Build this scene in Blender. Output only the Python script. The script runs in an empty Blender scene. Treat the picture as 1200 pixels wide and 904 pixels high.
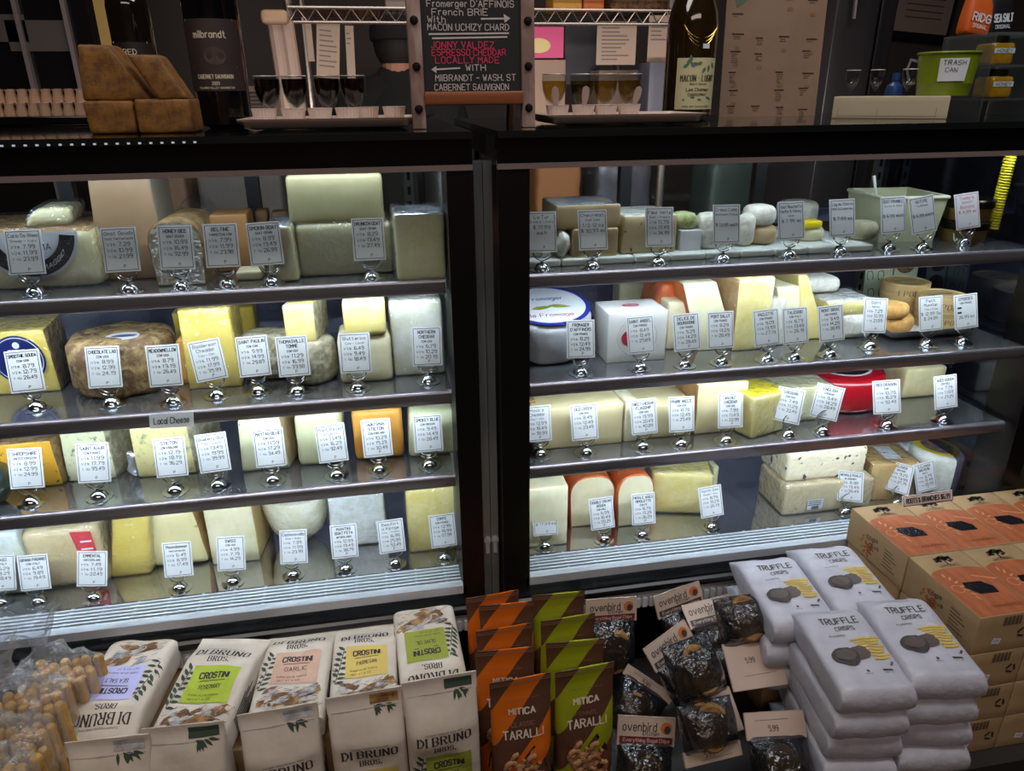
import bpy, math, random
from mathutils import Vector, Matrix, noise, Euler
R = math.radians
V = Vector
sc = bpy.context.scene
col = sc.collection
random.seed(7)

# ------------------------------------------------------------------ camera
F, CX, CY = 850.0, 600.0, 452.0
CAMP = V((0.0, 0.0, 1.42))
_x = V(((5700 - CX) / F, (60 - CY) / F, 1.0))
_b = (2560 - CY) / F
_d = V((-(_x[1] * _b + 1) / _x[0], _b, 1.0))
XC = _x.normalized(); ZC = -_d.normalized(); YC = ZC.cross(XC)
cam = bpy.data.cameras.new('camera'); camo = bpy.data.objects.new('camera', cam); col.objects.link(camo)
cam.sensor_width = 36.0; cam.lens = 36.0 * F / 1200.0; cam.clip_start = 0.02
m = Matrix(((XC[0], -XC[1], -XC[2]), (YC[0], -YC[1], -YC[2]), (ZC[0], -ZC[1], -ZC[2]))).to_4x4()
m.translation = CAMP
camo.matrix_world = m
sc.camera = camo
sc.view_settings.view_transform = 'Standard'; sc.view_settings.look = 'None'
sc.view_settings.gamma = 1.0; sc.view_settings.use_curve_mapping = False
sc.view_settings.exposure = 0.0
sc.cycles.max_bounces = 8; sc.cycles.transparent_max_bounces = 24
sc.cycles.caustics_reflective = False; sc.cycles.caustics_refractive = False
sc.cycles.sample_clamp_indirect = 4.0
sc.cycles.use_denoising = True

# ------------------------------------------------------------------ world and lamps
w = bpy.data.worlds.new('world'); sc.world = w; w.use_nodes = True
w.node_tree.nodes['Background'].inputs[0].default_value = (1.0, 0.93, 0.88, 1)
w.node_tree.nodes['Background'].inputs[1].default_value = 0.02

def area(name, loc, size, power, colr, rot=(0, 0, 0)):
    l = bpy.data.lights.new(name, 'AREA'); l.shape = 'RECTANGLE'; l.size, l.size_y = size; l.energy = power; l.color = colr
    o = bpy.data.objects.new(name, l); col.objects.link(o); o.location = loc; o.rotation_euler = rot
    return o
area('room_light', (0.95, 0.35, 2.75), (1.1, 0.5), 12.0, (0.93, 0.955, 1.0), (R(6), 0, 0))
area('room_light', (-0.6, 0.3, 2.75), (1.2, 0.5), 11.0, (1.0, 0.94, 0.86), (R(6), 0, 0))
area('warm_fill_light', (0.0, -1.7, 2.8), (2.6, 0.5), 17.0, (1.0, 0.82, 0.72), (R(20), 0, 0))  # added warm fill from behind the camera, lifts front-facing surfaces
area('kitchen_light', (0.5, 1.95, 2.75), (1.8, 0.4), 11.0, (1.0, 0.86, 0.76))
area('rear_fill_light', (-0.4, 1.53, 1.33), (0.8, 0.05), 4.0, (1.0, 0.93, 0.88), (R(75), 0, 0))  # added fill with no known fixture, brightens the kitchen seen behind
area('rear_fill_light', (0.65, 1.53, 1.33), (0.85, 0.05), 6.0, (1.0, 0.93, 0.88), (R(75), 0, 0))  # second added fill, behind the right case
LED = dict(canopy=2.9, one=6.8, two=6.2, three=8.2)

# ------------------------------------------------------------------ pixel to place
def ray(px, py):
    c = V(((px - CX) / F, (py - CY) / F, 1.0))
    return V((XC.dot(c), YC.dot(c), ZC.dot(c)))
def atY(px, py, Y):
    r = ray(px, py); return CAMP + r * (Y / r[1])
def atZ(px, py, Z):
    r = ray(px, py); return CAMP + r * ((Z - CAMP[2]) / r[2])
def atX(px, py, X):
    r = ray(px, py); return CAMP + r * (X / r[0])

# ------------------------------------------------------------------ materials
def lin(c):
    return tuple(((v / 255.0) / 12.92 if v / 255.0 <= 0.04045 else ((v / 255.0 + 0.055) / 1.055) ** 2.4) for v in c) + (1.0,)
MATS = {}
def M(name, c=(200, 200, 200), rough=0.5, metal=0.0, c2=None, scale=30.0, lo=0.4, hi=0.6, det=3.0, bump=0.0, bscale=60.0,
      coat=0.0, crough=0.08, cbump=0.0, cscale=40.0, spec=0.5, sss=0.0, alpha=1.0, emit=0.0, ecol=None, tex='noise', stretch=(1, 1, 1), c3=None, lo3=.6, hi3=.7, scale3=8.0):
    if name in MATS: return MATS[name]
    mt = bpy.data.materials.new(name); mt.use_nodes = True
    nt = mt.node_tree; N = nt.nodes; L = nt.links
    b = N['Principled BSDF']
    b.inputs['Base Color'].default_value = lin(c)
    b.inputs['Roughness'].default_value = rough; b.inputs['Metallic'].default_value = metal
    b.inputs['Specular IOR Level'].default_value = spec
    if sss: b.inputs['Subsurface Weight'].default_value = sss; b.inputs['Subsurface Radius'].default_value = (0.006, 0.004, 0.002)
    if coat: b.inputs['Coat Weight'].default_value = coat; b.inputs['Coat Roughness'].default_value = crough
    if emit: b.inputs['Emission Color'].default_value = lin(ecol or c); b.inputs['Emission Strength'].default_value = emit
    if alpha < 1: b.inputs['Alpha'].default_value = alpha
    need = c2 or bump or cbump or c3
    if need:
        tc = N.new('ShaderNodeTexCoord'); mp = N.new('ShaderNodeMapping'); mp.inputs['Scale'].default_value = stretch
        L.new(tc.outputs['Object'], mp.inputs['Vector'])
        def tx(s, kind='noise', d=det):
            if kind == 'voronoi':
                t = N.new('ShaderNodeTexVoronoi'); t.inputs['Scale'].default_value = s; L.new(mp.outputs[0], t.inputs['Vector']); return t.outputs['Distance']
            t = N.new('ShaderNodeTexNoise'); t.inputs['Scale'].default_value = s; t.inputs['Detail'].default_value = d; t.inputs['Roughness'].default_value = 0.65
            L.new(mp.outputs[0], t.inputs['Vector']); return t.outputs[0]
        def ramp(sock, a, b_):
            r = N.new('ShaderNodeMapRange'); r.inputs[1].default_value = a; r.inputs[2].default_value = b_; L.new(sock, r.inputs[0]); return r.outputs[0]
        cur = None
        if c2:
            mx = N.new('ShaderNodeMix'); mx.data_type = 'RGBA'; mx.inputs[6].default_value = lin(c); mx.inputs[7].default_value = lin(c2)
            L.new(ramp(tx(scale, tex), lo, hi), mx.inputs[0]); cur = mx.outputs[2]
        if c3:
            mx = N.new('ShaderNodeMix'); mx.data_type = 'RGBA'; mx.inputs[6].default_value = lin(c); mx.inputs[7].default_value = lin(c3)
            if cur: L.new(cur, mx.inputs[6])
            L.new(ramp(tx(scale3, 'noise', 5.0), lo3, hi3), mx.inputs[0]); cur = mx.outputs[2]
        if cur: L.new(cur, b.inputs['Base Color'])
        if bump:
            bp = N.new('ShaderNodeBump'); bp.inputs['Strength'].default_value = bump; bp.inputs['Distance'].default_value = 0.004
            L.new(tx(bscale), bp.inputs['Height']); L.new(bp.outputs[0], b.inputs['Normal'])
        if cbump:
            bp = N.new('ShaderNodeBump'); bp.inputs['Strength'].default_value = cbump; bp.inputs['Distance'].default_value = 0.02
            L.new(tx(cscale), bp.inputs['Height']); L.new(bp.outputs[0], b.inputs['Coat Normal'])
    MATS[name] = mt
    return mt
def thin(name, tint=(255, 255, 255), rough=0.03, ior=1.45, white=0.0, bump=0.0, bscale=60.0, gl=1.0, wcol=(235, 238, 245)):
    """clear sheet: what lies behind it, plus the Fresnel gloss of its faces, plus an optional milky share"""
    if name in MATS: return MATS[name]
    mt = bpy.data.materials.new(name); mt.use_nodes = True
    nt = mt.node_tree; N = nt.nodes; L = nt.links; N.remove(N['Principled BSDF']); out = N['Material Output']
    tr = N.new('ShaderNodeBsdfTransparent'); tr.inputs[0].default_value = lin(tint)
    gs = N.new('ShaderNodeBsdfGlossy'); gs.inputs['Roughness'].default_value = rough; gs.inputs[0].default_value = (gl, gl, gl, 1)
    fr = N.new('ShaderNodeFresnel'); fr.inputs[0].default_value = ior
    mx = N.new('ShaderNodeMixShader'); L.new(fr.outputs[0], mx.inputs[0]); L.new(tr.outputs[0], mx.inputs[1]); L.new(gs.outputs[0], mx.inputs[2])
    ge = N.new('ShaderNodeNewGeometry'); iv = N.new('ShaderNodeMath'); iv.operation = 'SUBTRACT'; iv.inputs[0].default_value = 1.0; L.new(ge.outputs['Backfacing'], iv.inputs[1])
    mu = N.new('ShaderNodeMath'); mu.operation = 'MULTIPLY'; L.new(fr.outputs[0], mu.inputs[0]); L.new(iv.outputs[0], mu.inputs[1]); L.new(mu.outputs[0], mx.inputs[0])
    res = mx.outputs[0]
    if bump:
        tc = N.new('ShaderNodeTexCoord'); t = N.new('ShaderNodeTexNoise'); t.inputs['Scale'].default_value = bscale; t.inputs['Detail'].default_value = 3
        L.new(tc.outputs['Object'], t.inputs['Vector'])
        bp = N.new('ShaderNodeBump'); bp.inputs['Strength'].default_value = bump; bp.inputs['Distance'].default_value = 0.01
        L.new(t.outputs[0], bp.inputs['Height']); L.new(bp.outputs[0], gs.inputs['Normal']); L.new(bp.outputs[0], fr.inputs['Normal'])
    if white:
        df = N.new('ShaderNodeBsdfDiffuse'); df.inputs[0].default_value = lin(wcol)
        m2 = N.new('ShaderNodeMixShader'); m2.inputs[0].default_value = white
        tl = N.new('ShaderNodeBsdfTranslucent'); tl.inputs[0].default_value = lin(wcol); m3 = N.new('ShaderNodeMixShader'); m3.inputs[0].default_value = .5
        L.new(df.outputs[0], m3.inputs[1]); L.new(tl.outputs[0], m3.inputs[2])
        L.new(res, m2.inputs[1]); L.new(m3.outputs[0], m2.inputs[2]); res = m2.outputs[0]
    L.new(res, out.inputs['Surface'])
    MATS[name] = mt
    return mt

# ------------------------------------------------------------------ mesh builder
class MB:
    def __init__(s): s.v = []; s.f = []; s.m = []
    def add(s, vs, fs, mi=0):
        o = len(s.v); s.v += [V(p) for p in vs]
        for f in fs: s.f.append(tuple(i + o for i in f)); s.m.append(mi)
        return s
    def quad(s, a, b, c, d, mi=0): return s.add([a, b, c, d], [(0, 1, 2, 3)], mi)
    def box(s, x0, x1, y0, y1, z0, z1, mi=0):
        return s.add([(x0, y0, z0), (x1, y0, z0), (x1, y1, z0), (x0, y1, z0), (x0, y0, z1), (x1, y0, z1), (x1, y1, z1), (x0, y1, z1)],
                     [(0, 3, 2, 1), (4, 5, 6, 7), (0, 1, 5, 4), (1, 2, 6, 5), (2, 3, 7, 6), (3, 0, 4, 7)], mi)
    def rbox(s, w, d, h, r=0.003, mi=0, f=None, nz=0.0, seed=0.0, k=4, top=None, side=None, front=None, right=None, left=None, nf=25):
        """rounded box, x centred, y 0..d, z 0..h"""
        hw, hd, hh = w / 2, d / 2, h / 2
        r = min(r, hw * .95, hd * .95, hh * .95)
        def axis(a):
            t = [-a, -a + .3 * r, -a + r]
            t += [(-a + r) + (2 * a - 2 * r) * i / k for i in range(1, k)]
            t += [a - r, a - .3 * r, a]
            return t
        ax = (axis(hw), axis(hd), axis(hh)); H = (hw, hd, hh)
        faces = {}
        for fx in range(3):
            u, v_ = (fx + 1) % 3, (fx + 2) % 3
            for sg in (-1, 1):
                A, B = ax[u], ax[v_]
                vs = []
                for a in A:
                    for b in B:
                        p = [0, 0, 0]; p[fx] = sg * H[fx]; p[u] = a; p[v_] = b
                        q = [max(-H[i] + r, min(H[i] - r, p[i])) for i in range(3)]
                        dv = V(p) - V(q)
                        if dv.length > 1e-9: dv = dv.normalized() * r
                        t = V(q) + dv
                        if nz:
                            n3 = noise.noise_vector(t * nf + V((seed, seed * 1.7, -seed)))
                            t = t + n3 * nz
                        t = t + V((0, hd, hh))
                        if f: t = f(t)
                        vs.append(t)
                nb = len(B); fs = []
                for i in range(len(A) - 1):
                    for j in range(nb - 1):
                        q4 = (i * nb + j, (i + 1) * nb + j, (i + 1) * nb + j + 1, i * nb + j + 1)
                        fs.append(q4 if sg > 0 else q4[::-1])
                idx = mi
                if fx == 2 and sg > 0 and top is not None: idx = top
                elif fx == 1 and sg < 0 and front is not None: idx = front
                elif fx == 0 and sg > 0 and right is not None: idx = right
                elif fx == 0 and sg < 0 and left is not None: idx = left
                elif side is not None and fx != 1: idx = side
                s.add(vs, fs, idx)
        return s
    def prism(s, pts, h, axis='Z', mi=0, ms=None, bev=0.0):
        """polygon (counter-clockwise) pushed h along an axis; 'Z': pts are xy; 'Y': pts are xz and it runs from y 0 to h"""
        n = len(pts)
        def P(p, t): return (p[0], p[1], t) if axis == 'Z' else (p[0], t, p[1])
        ms = mi if ms is None else ms
        if bev:
            c = V((sum(p[0] for p in pts) / n, sum(p[1] for p in pts) / n))
            def ins(p): 
                d = c - V(p); return V(p) + d.normalized() * bev
            ring = [[P(ins(p), 0) for p in pts], [P(p, bev) for p in pts], [P(p, h - bev) for p in pts], [P(ins(p), h) for p in pts]]
        else:
            ring = [[P(p, 0) for p in pts], [P(p, h) for p in pts]]
        o = len(s.v)
        for rg in ring: s.v += [V(q) for q in rg]
        flip = axis == 'Y'
        def put(f, mm): s.f.append(tuple(f[::-1]) if flip else tuple(f)); s.m.append(mm)
        put([o + i for i in range(n)][::-1], mi)
        k = len(ring)
        put([o + (k - 1) * n + i for i in range(n)], mi)
        for a in range(k - 1):
            for i in range(n):
                j = (i + 1) % n
                mm = ms[i] if isinstance(ms, (list, tuple)) else ms
                put([o + a * n + i, o + a * n + j, o + (a + 1) * n + j, o + (a + 1) * n + i], mm)
        return s
    def lathe(s, prof, n=32, a0=0.0, a1=360.0, mi=0, c=(0, 0, 0), sx=1, sy=1, capm=None, flute=0.0, nf=0):
        c = V(c); full = abs(a1 - a0 - 360) < 1e-6
        cols = n if full else n + 1
        o = len(s.v)
        for i in range(cols):
            a = R(a0 + (a1 - a0) * i / n)
            for j, (r, z) in enumerate(prof):
                rr = r * (1 + flute * math.cos(a * nf)) if flute else r
                s.v.append(c + V((rr * math.cos(a) * sx, rr * math.sin(a) * sy, z)))
        k = len(prof)
        for i in range(n):
            i2 = (i + 1) % cols
            for j in range(k - 1):
                f = [o + i * k + j, o + i2 * k + j, o + i2 * k + j + 1, o + i * k + j + 1]
                s.f.append(tuple(f)); s.m.append(mi[j] if isinstance(mi, (list, tuple)) else mi)
        if not full:
            cm = capm if capm is not None else (mi if not isinstance(mi, (list, tuple)) else mi[0])
            s.f.append(tuple(o + j for j in range(k))); s.m.append(cm)
            s.f.append(tuple(o + n * k + j for j in range(k))[::-1]); s.m.append(cm)
        return s
    def tube(s, pts, r, n=8, mi=0, closed=False):
        pts = [V(p) for p in pts]; m_ = len(pts); o = len(s.v)
        for i, p in enumerate(pts):
            t = (pts[(i + 1) % m_] - pts[i - 1]) if closed else (pts[min(i + 1, m_ - 1)] - pts[max(i - 1, 0)])
            t.normalize()
            up = V((0, 0, 1)) if abs(t.z) < .9 else V((0, 1, 0))
            a = t.cross(up).normalized(); b = t.cross(a)
            rr = r[i] if isinstance(r, (list, tuple)) else r
            for k in range(n):
                q = 2 * math.pi * k / n; s.v.append(p + a * (rr * math.cos(q)) + b * (rr * math.sin(q)))
        for i in range(m_ if closed else m_ - 1):
            i2 = (i + 1) % m_
            for k in range(n):
                k2 = (k + 1) % n
                s.f.append((o + i * n + k, o + i * n + k2, o + i2 * n + k2, o + i2 * n + k)); s.m.append(mi)
        if not closed:
            s.f.append(tuple(o + k for k in range(n))[::-1]); s.m.append(mi)
            s.f.append(tuple(o + (m_ - 1) * n + k for k in range(n))); s.m.append(mi)
        return s
    def grid(s, fn, nu, nv, mi=0, wrap=False):
        """fn(i/nu, j/nv)"""
        o = len(s.v); cu = nu if wrap else nu + 1
        for i in range(cu):
            for j in range(nv + 1): s.v.append(V(fn(i / nu, j / nv)))
        for i in range(nu):
            i2 = (i + 1) % cu
            for j in range(nv):
                s.f.append((o + i * (nv + 1) + j, o + i2 * (nv + 1) + j, o + i2 * (nv + 1) + j + 1, o + i * (nv + 1) + j + 1)); s.m.append(mi)
        return s
    def xf(s, mtx, start=0):
        for i in range(start, len(s.v)): s.v[i] = mtx @ s.v[i]
        return s
    def build(s, name, mats, parent=None, loc=None, rot=None, ang=35):
        me = bpy.data.meshes.new(name)
        me.from_pydata([tuple(p) for p in s.v], [], s.f)
        ml = mats if isinstance(mats, (list, tuple)) else [mats]
        for x in ml: me.materials.append(x)
        if len(ml) > 1: me.polygons.foreach_set('material_index', [min(i, len(ml) - 1) for i in s.m])
        import bmesh
        bm = bmesh.new(); bm.from_mesh(me); bmesh.ops.remove_doubles(bm, verts=bm.verts, dist=1e-6); bm.to_mesh(me); bm.free()
        me.polygons.foreach_set('use_smooth', [True] * len(me.polygons))
        if ang is not None: me.set_sharp_from_angle(angle=R(ang))
        else: me.polygons.foreach_set('use_smooth', [False] * len(me.polygons))
        o = bpy.data.objects.new(name, me); col.objects.link(o)
        if parent: o.parent = parent
        if loc is not None: o.location = loc
        if rot is not None: o.rotation_euler = rot
        return o
    def parts(s, names, mats, parent, **kw):
        """one child per material index"""
        res = []
        for i, nm in enumerate(names):
            if nm is None: continue
            sub = MB(); mp = {}
            for f, mi in zip(s.f, s.m):
                if mi != i: continue
                g = []
                for q in f:
                    if q not in mp: mp[q] = len(sub.v); sub.v.append(s.v[q])
                    g.append(mp[q])
                sub.f.append(tuple(g)); sub.m.append(0)
            if sub.f: res.append(sub.build(nm, mats[i], parent, **kw))
        return res

def tag(o, label=None, cat=None, group=None, kind=None):
    if label: o['label'] = label
    if cat: o['category'] = cat
    if group: o['group'] = group
    if kind: o['kind'] = kind
    return o
def thing(name, label, cat, loc=(0, 0, 0), rot=(0, 0, 0), group=None):
    o = bpy.data.objects.new(name, None); col.objects.link(o); o.empty_display_size = 0.02
    o.location = loc; o.rotation_euler = rot
    return tag(o, label, cat, group)
def struct(name, mb, mat_, ang=35):
    return tag(mb.build(name, mat_, ang=ang), kind='structure')
def dup(root, loc, rot=None, label=None, name=None):
    r = root.copy(); col.objects.link(r); r.location = loc
    if rot is not None: r.rotation_euler = rot
    if label: r['label'] = label
    for ch in list(root.children):
        c = ch.copy(); col.objects.link(c); c.parent = r
        for g in ch.children:
            d = g.copy(); col.objects.link(d); d.parent = c
    return r

# ------------------------------------------------------------------ lettering
GL = {'A': '002640|1232', 'B': '00063645443303|3342413000', 'C': '4536160501103041', 'D': '00062644422000', 'E': '46060040|0333', 'F': '460600|0333',
      'G': '45361605011030414323', 'H': '0006|4046|0343', 'I': '0006', 'J': '3631201001', 'K': '0006|460340', 'L': '060040', 'M': '0006234640',
      'N': '00064046', 'O': '100105163645413010', 'P': '00063645443303', 'Q': '100105163645413010|2240', 'R': '00063645443303|2340',
      'S': '453616050413334241301001', 'T': '0646|2620', 'U': '060110304146', 'V': '062046', 'W': '0610243046', 'X': '0046|0640', 'Y': '062346|2320',
      'Z': '06460040', '0': '100105163645413010', '1': '152620', '2': '05163645440040', '3': '05163645443313|3342413010',
      '4': '30360242', '5': '4606043443413010', '6': '3616050110304142331302', '7': '064610', '8': '13040516364544331302011030414233', '9': '1030414536160504133344',
      '.': '0001', ',': '0001', '-': '0333', '$': '453616050413334241301001|2026', '&': '40040516252401102042', '/': '0046', "'": '0506', '!': '0602|0001',
      '(': '16050110', ')': '06151100', ' ': ''}
LO = {'a': '3632|3526160503122233', 'b': '0802|0312223335261605', 'c': '3526160503122233', 'd': '3832|3322120305162635', 'e': '04343526160503122233',
      'f': '28180702|0626', 'g': '3631201001|3526160503122233', 'h': '0802|0516263532', 'i': '0602|0708', 'j': '161100', 'k': '0802|260432', 'l': '0802',
      'm': '0206|05162522|25364542', 'n': '0206|0516263532', 'o': '120305162635332212', 'p': '0006|0516263533221203', 'q': '3630|3526160503122233',
      'r': '0206|051626', 's': '352616053433221203', 't': '18132232|0626', 'u': '0603122233|3632', 'v': '062246', 'w': '0612243246', 'x': '0236|0632',
      'y': '0623|4610', 'z': '06360232'}
def strokes(ch):
    low = ch in LO
    src = LO.get(ch, GL.get(ch, GL.get(ch.upper(), '')))
    out = []
    for part in src.split('|'):
        pts = [(int(part[i]), int(part[i + 1]) - (2 if low else 0)) for i in range(0, len(part) - 1, 2)]
        if len(pts) > 1: out.append(pts)
    wd = max([p[0] for st in out for p in st], default=2)
    return out, wd
def text(mb, S, s, cu, cv, h, mi=0, wt=0.13, wid=None, mw=0.62, align='c', serif=False, hand=0.0, rot=0.0, seed=0, gap=1.7):
    """strokes of s on the surface S, centred on (cu, cv), capital height h, mw the letter width share"""
    rnd = random.Random(len(s) * 31 + seed)
    if serif: gap = 2.4
    k = h / 6.0; kx = k * mw * 1.5
    lay = []; x = 0.0
    for ch in s:
        st, wd = strokes(ch)
        if ch == ' ': x += 2.6; continue
        lay.append((x, st)); x += wd + gap
    x -= gap
    if wid: kx = wid / max(x, 1e-6)
    ox = {'c': -x * kx / 2, 'l': 0.0, 'r': -x * kx}[align]
    ca, sa = math.cos(rot), math.sin(rot)
    def P(px, py):
        a, b = ox + px, py - h / 2
        return S(cu + a * ca - b * sa, cv + a * sa + b * ca)
    t = h * wt
    for x0, st in lay:
        jx, jy = (rnd.uniform(-.5, .5) * hand, rnd.uniform(-.6, .6) * hand)
        for pl in st:
            q = [((x0 + a + jx + rnd.uniform(-.25, .25) * hand) * kx, (b + jy + rnd.uniform(-.25, .25) * hand) * k) for a, b in pl]
            for i in range(len(q) - 1):
                (ax, ay), (bx, by) = q[i], q[i + 1]
                dx, dy = bx - ax, by - ay; ln = math.hypot(dx, dy)
                if ln < 1e-9: continue
                dx /= ln; dy /= ln
                tt = t
                if serif: tt = t * (0.38 + 0.62 * abs(dy)) if not (dx * dy > 0.2) else t * 0.6
                e = tt * 0.3
                ax -= dx * e; ay -= dy * e; bx += dx * e; by += dy * e
                nx, ny = -dy * tt / 2, dx * tt / 2
                mb.quad(P(ax + nx, ay + ny), P(ax - nx, ay - ny), P(bx - nx, by - ny), P(bx + nx, by + ny), mi)
            if serif:
                for e_, o_ in ((0, 1), (-1, -2)):
                    a, b = pl[e_]; a2, b2 = pl[o_]
                    if b in (0, 6) and abs(b2 - b) > 0 and abs(a2 - a) <= abs(b2 - b):
                        X, Y_ = (x0 + a) * kx, b * k; sw = kx * 1.0; th = t * .3
                        mb.quad(P(X - sw, Y_ - th), P(X + sw, Y_ - th), P(X + sw, Y_ + th), P(X - sw, Y_ + th), mi)
def plane(o, u, v_, eps=0.0004):
    o, u, v_ = V(o), V(u).normalized(), V(v_).normalized(); n = u.cross(v_).normalized()
    return lambda a, b, e=0.0: o + u * a + v_ * b + n * (eps + e)
def rect(mb, S, u0, u1, v0, v1, mi=0, n=1, e=0.0):
    for i in range(n):
        for j in range(n):
            a0, a1 = u0 + (u1 - u0) * i / n, u0 + (u1 - u0) * (i + 1) / n
            b0, b1 = v0 + (v1 - v0) * j / n, v0 + (v1 - v0) * (j + 1) / n
            mb.quad(S(a0, b0, e), S(a1, b0, e), S(a1, b1, e), S(a0, b1, e), mi)
def frame(mb, S, u0, u1, v0, v1, t, mi=0, e=0.0):
    rect(mb, S, u0, u1, v0, v0 + t, mi, e=e); rect(mb, S, u0, u1, v1 - t, v1, mi, e=e)
    rect(mb, S, u0, u0 + t, v0, v1, mi, e=e); rect(mb, S, u1 - t, u1, v0, v1, mi, e=e)
def disc(mb, S, cu, cv, ru, rv, mi=0, n=24, r0=0.0, a0=0, a1=360, e=0.0):
    for i in range(n):
        a, b = R(a0 + (a1 - a0) * i / n), R(a0 + (a1 - a0) * (i + 1) / n)
        if r0: mb.quad(S(cu + ru * r0 * math.cos(a), cv + rv * r0 * math.sin(a), e), S(cu + ru * math.cos(a), cv + rv * math.sin(a), e),
                       S(cu + ru * math.cos(b), cv + rv * math.sin(b), e), S(cu + ru * r0 * math.cos(b), cv + rv * r0 * math.sin(b), e), mi)
        else: mb.add([S(cu, cv, e), S(cu + ru * math.cos(a), cv + rv * math.sin(a), e), S(cu + ru * math.cos(b), cv + rv * math.sin(b), e)], [(0, 1, 2)], mi)
def poly(mb, S, pts, mi=0, e=0.0):
    mb.add([S(a, b, e) for a, b in pts], [tuple(range(len(pts)))], mi)
def line(mb, S, pts, t, mi=0, e=0.0):
    for (ax, ay), (bx, by) in zip(pts, pts[1:]):
        dx, dy = bx - ax, by - ay; ln = math.hypot(dx, dy) or 1; nx, ny = -dy / ln * t / 2, dx / ln * t / 2
        mb.quad(S(ax + nx, ay + ny, e), S(ax - nx, ay - ny, e), S(bx - nx, by - ny, e), S(bx + nx, by + ny, e), mi)
def leaf(mb, S, u, v_, ang, ln, wd, mi=0, e=0.0):
    ca, sa = math.cos(ang), math.sin(ang)
    pts = [(0, 0), (.3, -.5), (.65, -.4), (1, 0), (.65, .4), (.3, .5)]
    poly(mb, S, [(u + (a * ln) * ca - (b * wd) * sa, v_ + (a * ln) * sa + (b * wd) * ca) for a, b in pts], mi, e)

# ------------------------------------------------------------------ shared materials
black = M('black_enamel', (13, 12, 13), rough=0.28)
blackm = M('black_matte', (16, 15, 16), rough=0.6)
blackgloss = M('black_gloss', (9, 9, 11), rough=0.08)
chrome = M('chrome', (225, 228, 235), rough=0.10, metal=1.0)
steel = M('brushed_steel', (190, 192, 198), rough=0.28, metal=1.0)
mirror = M('mirror_steel', (186, 188, 194), rough=0.13, metal=0.88)
lipm = M('polished_edge', (176, 166, 176), rough=0.22, metal=0.65)
white = M('white_plastic', (232, 232, 230), rough=0.4)
cardm = M('card_board', (228, 230, 232), rough=0.6)
inkm = M('card_ink', (34, 36, 44), rough=0.7)
redink = M('red_ink', (200, 60, 90), rough=0.7)
glass = thin('clear_glass', (246, 250, 250))
ledm = {k: M('led_' + k, (235, 242, 255), emit=v * 8, ecol=(232, 242, 255)) for k, v in LED.items()}
paper = M('white_paper', (214, 206, 198), rough=0.8)
wood = M('oak_wood', (150, 92, 46), rough=0.5, c2=(110, 62, 28), scale=18, stretch=(1, 1, 8))

# ------------------------------------------------------------------ the room
struct('floor', MB().box(-3.2, 3.4, -2.6, 3.9, -0.05, 0.0), M('floor_tile', (70, 60, 52), rough=0.4))
struct('ceiling', MB().box(-3.2, 3.4, -2.6, 3.9, 2.95, 3.0), M('ceiling_paint', (120, 112, 106), rough=0.9))
wallm = M('kitchen_paint', (66, 58, 56), rough=0.85)
struct('wall_back', MB().box(-3.2, 3.4, 3.8, 3.9, 0, 3), wallm)
struct('wall_left', MB().box(-3.2, -3.1, -2.6, 3.9, 0, 3), wallm)
struct('wall_right', MB().box(3.3, 3.4, -2.6, 3.9, 0, 3), wallm)
struct('wall_front', MB().box(-3.2, 3.4, -2.6, -2.5, 0, 3), M('shop_paint', (120, 96, 78), rough=0.85))

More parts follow.
